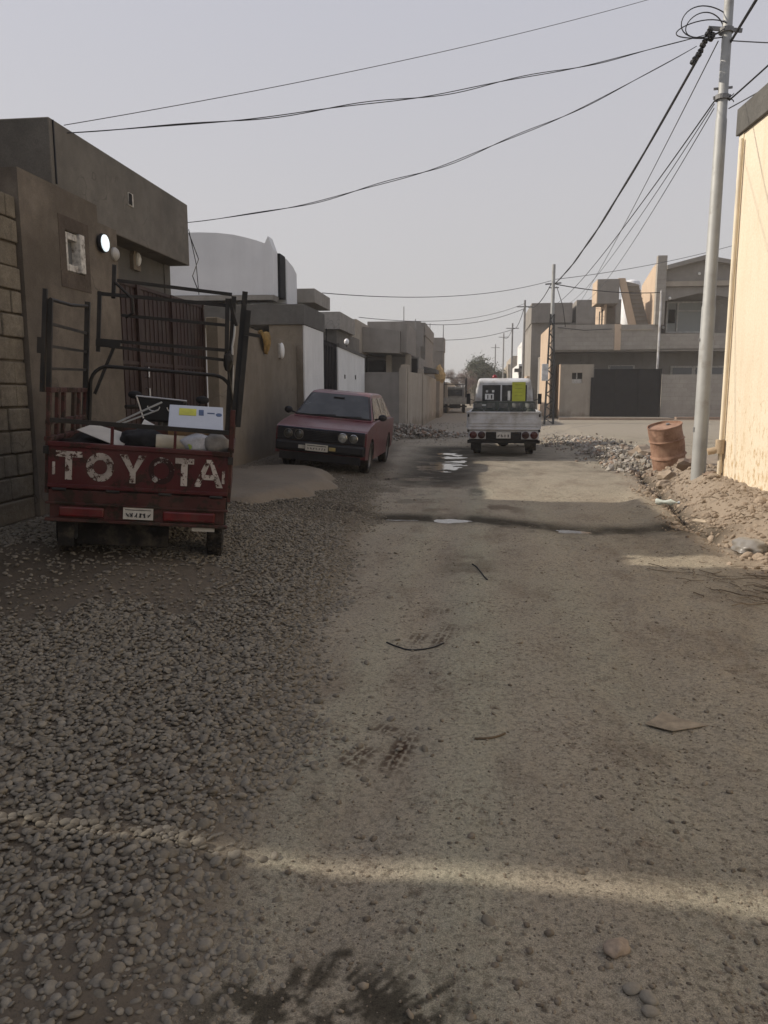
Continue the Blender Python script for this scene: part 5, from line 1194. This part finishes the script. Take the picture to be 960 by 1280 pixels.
# ------------------------------------------------------------------ red hatchback, front towards the camera
cx_, cy_ = -2.88, 15.52
zl_ = g1(-3.6,16); zr_ = g1(-2.08,16)
car = thing('parked_car', 'dusty dark red hatchback with round headlamps parked against the tan wall', 'car', (cx_,cy_,(zl_+zr_)/2+.005), (0,math.atan2(zl_-zr_,1.5)*.95,rad(-.5))); car.scale = (1,1,1.04)
FW, RW, WR = -1.19, 1.28, .295
def arc(cy, r, n=12): return [(cy+r*math.cos(t), WR+r*math.sin(t)) for t in np.linspace(math.pi, 0, n)]
def taper(x, y, z):
    k = 1.0
    return (x*k, y, z)
prof = [(-1.90,.30)] + [(FW-.345,.27)] + arc(FW,.345) + [(FW+.345,.24),(RW-.345,.24)] + arc(RW,.345) + [(RW+.345,.30),(1.88,.33),(1.95,.45),(1.955,.62),(1.93,.86),(1.84,.925),(1.0,.93),(0,.925),(-.92,.915),(-1.02,.90),(-1.5,.845),(-1.82,.79),(-1.90,.755),(-1.915,.72),(-1.915,.5)]
mb = MB(); mb.prism(prof, 'x', -.83, .83, taper); body = mb.build('body', M['car_red'], car, bevel=.045, seg=4)
# greenhouse: pillars and roof
def cab(x, y, z):
    k = 1 - .29*max(0,(z-.9)/.5)*.9; return (x*k, y, z)
mb = MB(); mb.prism([(-1.0,.905),(1.88,.915),(1.42,1.32),(1.28,1.385),(1.0,1.41),(.2,1.415),(-.18,1.395),(-.30,1.36)], 'x', -.785, .785, cab); mb.build('roof', M['car_red'], car, bevel=.03, seg=3)
mb = MB()
def wq4(a, b_, c_, d_, th=.006): mb.plate([a,b_,c_,d_], th)
# windscreen
def xw(z): return .785*(1-.29*(z-.9)/.5*.9)
s0, s1 = (-.93,.95), (-.335,1.34)
nrm = Vector((0,-(s1[1]-s0[1]),(s1[0]-s0[0]))).normalized()*.012
mb.plate([(-xw(.95)+.06, s0[0]+nrm.y, s0[1]+nrm.z),(xw(.95)-.06, s0[0]+nrm.y, s0[1]+nrm.z),(xw(1.34)-.055, s1[0]+nrm.y, s1[1]+nrm.z),(-xw(1.34)+.055, s1[0]+nrm.y, s1[1]+nrm.z)], .006)
M_ws = glass('car_windscreen',(.02,.023,.025),.06); M_ws.node_tree.nodes['Principled BSDF'].inputs['Specular IOR Level'].default_value = .38
ws = mb.build('windscreen', M_ws, car, bevel=.0)
mb = MB(); 
for sx in (-1,1): mb.bar((sx*(xw(.95)-.035), s0[0]-.01, .95),(sx*(xw(1.34)-.03), s1[0]-.01, 1.34),.03,.012)
mb.bar((-xw(.95)+.03,s0[0]-.012,.95),(xw(.95)-.03,s0[0]-.012,.95),.02,.03); mb.build('seal', M['car_dark'], ws)
mb = MB(); mb.bar((-.5,-.98,.955),(.05,-.93,.985),.012); mb.bar((.0,-.98,.955),(.55,-.93,.985),.012); mb.box((-.11,-.47,1.255),(.11,-.455,1.305)); mb.split('wiper', M['car_dark'], ws)
for sx in (-1,1):
    for ya, yb, yc, yd in ((-.80,-.28,.34,.34),(.40,.40,1.02,1.10),(1.10,1.08,1.26,1.58)):
        mb = MB(); z0_, z1_ = .955, 1.325; e = .006*sx
        quad = [(sx*xw(z0_)+e, ya, z0_),(sx*xw(z0_)+e, yd, z0_),(sx*xw(z1_)+e, yc, z1_),(sx*xw(z1_)+e, yb, z1_)]
        if sx < 0: quad = quad[::-1]
        mb.plate(quad, .005); mb.build('side_window', M['glass'], car)
    mb = MB(); mb.box((sx*.812-.012,-1.0,.52),(sx*.812+.012,1.1,.575)); mb.build('rub_strip', M['car_dark'], car)
    mb = MB()
    for yy in (-.95,.37,1.16): mb.bar((sx*.818,yy,.34),(sx*.800,yy+.02,.915),.010,.006)
    mb.split('door_gap', M['dark'], car)
    mb = MB(); mb.box((sx*.80,.12,.82),(sx*.822,.26,.85)); mb.box((sx*.80,.92,.82),(sx*.822,1.05,.85)); mb.split('handle', M['car_dark'], car)
    mb = MB(); mb.bar((sx*.78,-.72,.95),(sx*.88,-.74,.98),.03); mb.blob((sx*.93,-.74,1.0),(.085,.05,.065),2,.0); mb.build('mirror', M['car_dark'], car, True)
    mb = MB()
    for cy2 in (FW,RW):
        pp = [(sx*.815,cy2+.352*math.cos(t),WR+.352*math.sin(t)) for t in np.linspace(.05,math.pi-.05,16)]; mb.tube(pp,.016,6)
    mb.split('arch_trim', M['car_dark'], car, smooth=True)
# front: grille, lamps, bumper, plate
mb = MB(); mb.box((-.80,-1.935,.54),(.80,-1.90,.735)); gr = mb.build('grille', M['car_dark'], car, bevel=.01)
mb = MB()
for k in range(6): mb.box((-.30,-1.942,.56+.028*k),(.30,-1.936,.57+.028*k))
mb.split('grille_bar', M['black_metal'], gr)
mb = MB(); mb.box((-.80,-1.93,.738),(.80,-1.90,.765)); mb.build('hood_trim', simple('dark_blue_edge',(.03,.035,.055),.4), car, bevel=.008)
for a, rr in ((-.60,.078),(-.40,.085),(.40,.085),(.60,.078)):
    mb = MB(); mb.lathe([(rr,0),(rr,.03),(rr*.92,.035),(rr*.9,.01),(rr*.6,-.0),(0,-.005)],24,Matrix.Translation((a,-1.93,.645)) @ Matrix.Rotation(rad(90),4,'X')); hl = mb.build('headlight', M['chrome'] if a > 0 else M['rim'], car, True)
    mb = MB(); mb.lathe([(rr*.9,.012),(rr*.7,.026),(rr*.4,.034),(0,.038)],24,Matrix.Translation((a,-1.93,.645)) @ Matrix.Rotation(rad(90),4,'X')); mb.build('lens', simple('lamp_lens' ,(.06,.06,.055) if a < 0 else (.3,.3,.28) if a < .5 else (.12,.12,.11),.12,.2,.25,40,.2,.6), hl, True)
mb = MB(); mb.prism([(-1.90,.33),(-2.0,.36),(-2.015,.40),(-2.015,.49),(-1.98,.535),(-1.90,.54)], 'x', -.80, .80, lambda x,y,z: (x, y+.05*(abs(x)/.8)**2, z))
for sx in (-1,1): mb.prism([(-1.93,.36),(-1.56,.36),(-1.56,.53),(-1.93,.53)], 'x', sx*.79, sx*.825)
mb.build('bumper', M['car_dark'], car, bevel=.018)
mb = MB(); mb.prism([(-1.93,.20),(-1.95,.335),(-1.88,.335),(-1.85,.20)], 'x', -.74, .74); mb.build('spoiler', M['car_dark'], car)
mb = MB(); mb.box((-.25,-2.03,.385),(.16,-2.018,.50)); lp2 = mb.build('license_plate', M['plate'], car)
mb = MB(); scribble(mb,-.22,.13,.425,.04,-2.0315,7,9,.008); mb.bar((-.22,-2.0315,.475),(.13,-2.0315,.475),.012,.003,up=(0,1,0)); mb.build('plate_figures', M['ink'], lp2)
for a, cl_ in ((-.32,(.4,.38,.34)),(.24,(.38,.30,.12))):
    mb = MB(); mb.box((a-.06,-2.028,.41),(a+.06,-2.012,.47)); mb.build('indicator', simple('indicator_lens',cl_,.3), car, bevel=.006)
for sx in (-1,1):
    for yy in (FW,RW):
        o = wheel(car, (sx*.735,yy,WR), WR, .18, rimr=.62, ang=math.pi if sx < 0 else 0)
mb = MB(); mb.box((-.66,-1.55,.26),(.66,-.85,.60)); mb.box((-.66,.92,.26),(.66,1.62,.60)); mb.box((-.66,-1.85,.2),(.66,1.85,.26)); mb.build('underside', M['dark'], car)

# ------------------------------------------------------------------ white flatbed truck
tx, ty_ = .55, 18.72
tz = g1(.55,19.3)
tk = thing('flatbed_truck', 'white flatbed truck loaded with gas cylinders seen from behind on the road', 'truck', (tx,ty_,tz+.005), (0,0,rad(-1.5)))
W = .86; FL = .70
mb = MB(); mb.box((-W,.02,FL-.1),(W,3.0,FL)); mb.box((-W+.02,0.03,FL-.18),(W-.02,2.98,FL-.101)); mb.build('bed_floor', M['white_metal'], tk)
mb = MB(); mb.box((-W+.015,-.03,.66),(W-.015,.015,1.075)); mb.box((-W+.01,-.045,1.045),(W-.01,.02,1.085)); mb.box((-W+.03,-.042,.74),(W-.03,-.031,.755)); mb.box((-W+.03,-.042,.80),(W-.03,-.031,.93)); mb.box((-W+.03,-.045,.655),(W-.03,-.03,.69)); tgk = mb.build('tailgate', M['white_metal'], tk, bevel=.008)
mb = MB()
for a in (-W+.02,W-.02): mb.box((a-.02,-.06,.96),(a+.02,-.03,1.03)); mb.box((a-.025,-.05,.60),(a+.025,.03,.66))
mb.split('latch', M['car_dark'], tgk)
for sx in (-1,1):
    mb = MB(); mb.box((sx*W-.02,.02,.68),(sx*W+.02,2.98,1.06)); mb.box((sx*W-.03,.02,1.04),(sx*W+.03,2.98,1.075)); mb.build('side_board', M['white_metal'], tk, bevel=.008)
mb = MB(); mb.box((-.42,-.0,.40),(.42,2.9,.6)); mb.box((-.82,.04,.36),(.82,.10,.44)); mb.box((-.86,-.02,.33),(.86,.05,.41)); mb.box((-.8,.3,.34),(-.42,.8,.6)); mb.box((-.80,.11,.40),(.80,.9,.51)); mb.box((.42,.3,.34),(.8,.8,.6)); mb.cyl((-.7,1.2,.32),(.7,1.2,.32),.07); mb.blob((0,1.2,.32),(.16,.16,.15),2,.05); mb.build('chassis', M['dark'], tk)
for sx in (-1,1):
    mb = MB(); mb.box((sx*.83,-.02,.43),(sx*.42,.025,.625)); lpn = mb.build('light_panel', M['white_metal'], tk, bevel=.006)
    for k in (.52,.72):
        mb = MB(); mb.lathe([(.088,0),(.088,.03),(.07,.045),(.03,.05),(0,.05)],20,Matrix.Translation((sx*k,-.02,.53)) @ Matrix.Rotation(rad(90),4,'X')); tl = mb.build('tail_light', simple('dark_red_lens',(.03,.009,.008) if k < .6 else (.06,.012,.010),.25,0,.2,30), lpn, True)
mb = MB(); mb.box((-.17,-.04,.45),(.17,-.03,.60)); lp3 = mb.build('license_plate', M['plate'], tk)
mb = MB(); scribble(mb,-.15,.15,.51,.08,-.0415,4,4,.014); mb.build('plate_figures', M['ink'], lp3)
for sx in (-1,1):
    wheel(tk, (sx*.66,1.2,.31), .31, .2, rimr=.58, ang=math.pi if sx < 0 else 0); wheel(tk, (sx*.70,3.75,.31), .31, .18, rimr=.58, ang=math.pi if sx < 0 else 0)
    mb = MB(); mb.plate([(sx*.54,.62,.12),(sx*.80,.62,.12),(sx*.80,.60,.55),(sx*.54,.60,.55)],.01); mb.build('mud_flap', M['rubber'], tk)
# cab
def cabt(x, y, z):
    k = 1 - .15*max(0,(z-1.1)/.8)**1.3; return (x*k, y, z)
mb = MB(); mb.prism([(3.08,.55),(4.75,.5),(4.85,.75),(4.78,1.05),(4.42,1.72),(4.25,1.9),(3.9,1.935),(3.3,1.93),(3.1,1.86),(3.08,1.6)], 'x', -.84, .84, cabt); cabm = mb.build('cab', M['white_metal'], tk, bevel=.06, seg=3)
mb = MB(); mb.box((-.60,3.055,1.30),(.62,3.078,1.74)); rwn = mb.build('rear_window', M['glass'], tk, bevel=.01)
mb = MB(); mb.box((-.66,3.045,1.25),(.66,3.07,1.30)); mb.box((-.66,3.045,1.74),(.66,3.07,1.80)); mb.box((-.67,3.045,1.30),(-.60,3.07,1.74)); mb.box((.62,3.045,1.30),(.68,3.07,1.74)); mb.box((-.1,3.045,1.30),(-.06,3.07,1.74)); mb.build('window_frame', M['white_metal'], rwn)
mb = MB(); mb.box((-.52,3.048,1.34),(-.28,3.053,1.50)); mb.box((-.5,3.048,1.54),(-.44,3.053,1.60)); mb.box((-.33,3.048,1.54),(-.27,3.053,1.60)); mb.box((.10,3.048,1.32),(.17,3.053,1.58)); mb.split('sticker', simple('white_sticker',(.6,.6,.58),.5), rwn)
mb = MB(); mb.box((-.46,3.044,1.365),(-.43,3.0475,1.47)); mb.box((-.36,3.044,1.365),(-.32,3.0475,1.47)); mb.split('sticker_mark', M['ink'], rwn)
mb = MB(); mb.box((.22,3.02,1.24),(.58,3.043,1.82)); sgn = mb.build('sign_board', simple('yellow_green_sign',(.40,.42,.04),.5,0,.12), tk)
mb = MB()
for zz in (1.74,1.64,1.54,1.44): mb.box((.29,3.016,zz),(.5,3.0195,zz+.012))
mb.build('sign_lines', simple('faded_print',(.2,.22,.03),.6), sgn)
mb = MB(); mb.lathe([(.0,0),(.075,0),(.075,.02),(.07,.04),(.05,.075),(.025,.09),(0,.093)],20,Matrix.Translation((-.27,3.5,1.94))); mb.build('beacon', simple('red_beacon',(.2,.015,.02),.25,0,.15), tk, True)
mb = MB()
for sx in (-1,1):
    for (ya, yb) in ((3.25,3.9),(3.98,4.45)): mb.plate([(sx*.845,ya,1.15),(sx*.845,yb,1.15),(sx*.79,yb-.12,1.66),(sx*.79,ya,1.66)][::sx],.006)
mb.split('side_window', M['glass'], tk)
mb = MB()
for sx in (-1,1): mb.bar((sx*.85,4.4,1.3),(sx*1.02,4.42,1.35),.02); mb.box((sx*.98,4.40,1.2),(sx*1.09,4.44,1.5))
mb.split('mirror', M['car_dark'], tk)
mb = MB(); mb.box((-.84,2.98,.72),(.84,3.02,1.28)); mb.bar((-.8,3.0,1.28),(.8,3.0,1.28),.035); mb.build('headboard', simple('dark_green_board',(.05,.058,.05),.7), tk)
# cylinders: one of them, then copies
def mk_cyl():
    t = thing('gas_cylinder', 'dark green gas cylinder standing in the bed of the white truck', 'gas cylinder', (0,0,0), group='gas cylinders on the truck bed')
    mb = MB(); mb.lathe([(.0,.02),(.10,.0),(.14,.03),(.15,.07),(.15,.34),(.14,.40),(.10,.455),(.04,.48),(0,.48)],24); mb.build('body', simple('cylinder_paint',(.028,.034,.028),.6,0,.35,5,.1,.2,(.06,.05,.04),.4), t, True)
    mb = MB(); mb.lathe([(.085,.46),(.095,.47),(.095,.57),(.085,.57)],18,None,False); mb.cyl((0,0,.47),(0,0,.55),.02,n=8); mb.build('collar', simple('pale_collar',(.10,.105,.10),.6,0,.35,9), t, True)
    return t
c0 = mk_cyl(); k = 0; trm = Matrix.Translation(tk.location) @ tk.rotation_euler.to_matrix().to_4x4()
for row in range(4):
    for col in range(5):
        o = c0 if k == 0 else copy_tree(c0); k += 1
        o.location = trm @ Vector((-.64+.315*col+random.uniform(-.015,.015), .24+.36*row, FL+.002)); o.rotation_euler = (0,0,random.uniform(0,6))
cr = MB(); cr.box((-.18,-.15,0),(.18,.15,.02))
for sx in (-.17,.17): 
    for sy in (-.14,.14): cr.bar((sx,sy,0),(sx,sy,.52),.025)
for zz in (.2,.36,.51): 
    for a,b_ in (((-.17,-.14),(.17,-.14)),((.17,-.14),(.17,.14)),((.17,.14),(-.17,.14)),((-.17,.14),(-.17,-.14))): cr.bar((*a,zz),(*b_,zz),.025,.04)
o = cr.build('white_crate', simple('white_crate',(.5,.5,.47),.5), None); o.location = trm @ Vector((-.62,1.75,FL+.002)); tag(o, 'white plastic crate at the left front of the truck bed', 'crate')

# ------------------------------------------------------------------ small distant truck
dt = thing('box_truck', 'small distant pale truck with an open rack facing away at the road end', 'truck', (-1.9,58,g1(-1.9,58)), (0,0,rad(3)))
mb = MB(); mb.box((-.85,0,.65),(.85,3,.78)); mb.box((-.85,-.03,.78),(.85,.02,1.15)); mb.build('bed', simple('far_truck_paint',(.3,.3,.28),.6), dt)
mb = MB()
for sx in (-.83,.83):
    for yy in (0,1.4,2.9): mb.bar((sx,yy,.78),(sx,yy,2.6),.05)
    for zz in (1.6,2.1,2.58): mb.bar((sx,0,zz),(sx,2.9,zz),.045)
for zz in (2.1,2.58): mb.bar((-.83,0,zz),(.83,0,zz),.045)
mb.build('rack', M['car_dark'], dt)
mb = MB(); mb.prism([(3.1,.6),(4.6,.6),(4.6,1.1),(4.2,1.9),(3.1,1.95)],'x',-.8,.8); mb.build('cab', simple('far_cab_paint',(.2,.2,.19),.6), dt, bevel=.06)
mb = MB(); mb.box((-.6,3.05,1.25),(.6,3.09,1.75)); mb.build('rear_window', M['glass'], dt)
mb = MB(); mb.box((-.86,-.05,.42),(.86,.02,.56)); mb.box((-.4,0,.35),(.4,3,.64)); mb.build('chassis', M['dark'], dt)
for sx in (-1,1):
    wheel(dt, (sx*.66,.8,.33), .33, .2); wheel(dt, (sx*.68,3.8,.33), .33, .18)
# ------------------------------------------------------------------ light, air, camera
sc = bpy.context.scene
SUN_AZ_DIR = Vector((1.0, -0.035, 0)).normalized()      # the way the light travels over the ground
sl = bpy.data.lights.new('sun', 'SUN'); sl.energy = 5.0; sl.angle = rad(.7); sl.color = (1.0,.9,.77)
so = bpy.data.objects.new('sun', sl); C.objects.link(so)
dv = Vector((SUN_AZ_DIR.x*math.cos(SUN_EL), SUN_AZ_DIR.y*math.cos(SUN_EL), -math.sin(SUN_EL)))
so.rotation_euler = dv.to_track_quat('-Z','Y').to_euler(); so.location = (-20,0,20)
w = bpy.data.worlds.new('World'); sc.world = w; w.use_nodes = True; nt = w.node_tree
bgn = nt.nodes['Background']; sky = nt.nodes.new('ShaderNodeTexSky'); sky.sky_type = 'NISHITA'; sky.sun_disc = False
sky.sun_elevation = SUN_EL; sky.sun_rotation = math.atan2(-dv.x, -dv.y); sky.air_density = 1.0; sky.dust_density = 4.0; sky.ozone_density = 1.0; sky.altitude = 300
hs = nt.nodes.new('ShaderNodeHueSaturation'); hs.inputs['Saturation'].default_value = .28
mx = nt.nodes.new('ShaderNodeMix'); mx.data_type = 'RGBA'; mx.inputs[0].default_value = .78
tcw = nt.nodes.new('ShaderNodeTexCoord'); spw = nt.nodes.new('ShaderNodeSeparateXYZ'); nt.links.new(tcw.outputs['Generated'], spw.inputs[0])
rpw = nt.nodes.new('ShaderNodeValToRGB'); rpw.color_ramp.elements[0].position = .02; rpw.color_ramp.elements[1].position = .62
rpw.color_ramp.elements[0].color = (.70,.68,.665,1); rpw.color_ramp.elements[1].color = (.655,.672,.80,1); em_ = rpw.color_ramp.elements.new(.22); em_.color = (.705,.69,.715,1)
nt.links.new(spw.outputs[2], rpw.inputs[0]); scw = nt.nodes.new('ShaderNodeVectorMath'); scw.operation = 'SCALE'; scw.inputs['Scale'].default_value = 10.0; nt.links.new(rpw.outputs[0], scw.inputs[0])
nt.links.new(sky.outputs[0], hs.inputs['Color']); nt.links.new(hs.outputs[0], mx.inputs[6]); nt.links.new(scw.outputs[0], mx.inputs[7]); nt.links.new(mx.outputs[2], bgn.inputs['Color']); bgn.inputs['Strength'].default_value = .1
HZ = 0.0013
if HZ:
    mb = MB(); mb.box((-160,-20,-1.8),(160,190,11)); 
    m = bpy.data.materials.new('dusty_air'); m.use_nodes = True; n_ = m.node_tree; n_.nodes.clear(); out = n_.nodes.new('ShaderNodeOutputMaterial'); pv_ = n_.nodes.new('ShaderNodeVolumePrincipled')
    pv_.inputs['Color'].default_value = (.9,.89,.88,1); pv_.inputs['Density'].default_value = HZ; pv_.inputs['Anisotropy'].default_value = .2; n_.links.new(pv_.outputs[0], out.inputs['Volume'])
    ho = mb.build('haze', m); tag(ho, 'thin dusty air over the street', None, None, 'stuff')
cam = bpy.data.cameras.new('camera'); co = bpy.data.objects.new('camera', cam); C.objects.link(co); sc.camera = co
cam.sensor_fit = 'VERTICAL'; cam.sensor_height = 36; cam.lens = 961/1280*36; cam.clip_start = .05; cam.clip_end = 3000
pitch = math.atan(150/961); co.location = (0,0,1.55); co.rotation_euler = (rad(90)-pitch, 0, math.atan(120/961))
sc.view_settings.view_transform = 'Standard'; sc.view_settings.look = 'None'; sc.view_settings.exposure = -.15; sc.view_settings.gamma = 1
sc.cycles.use_denoising = True; sc.cycles.max_bounces = 6; sc.cycles.volume_bounces = 1
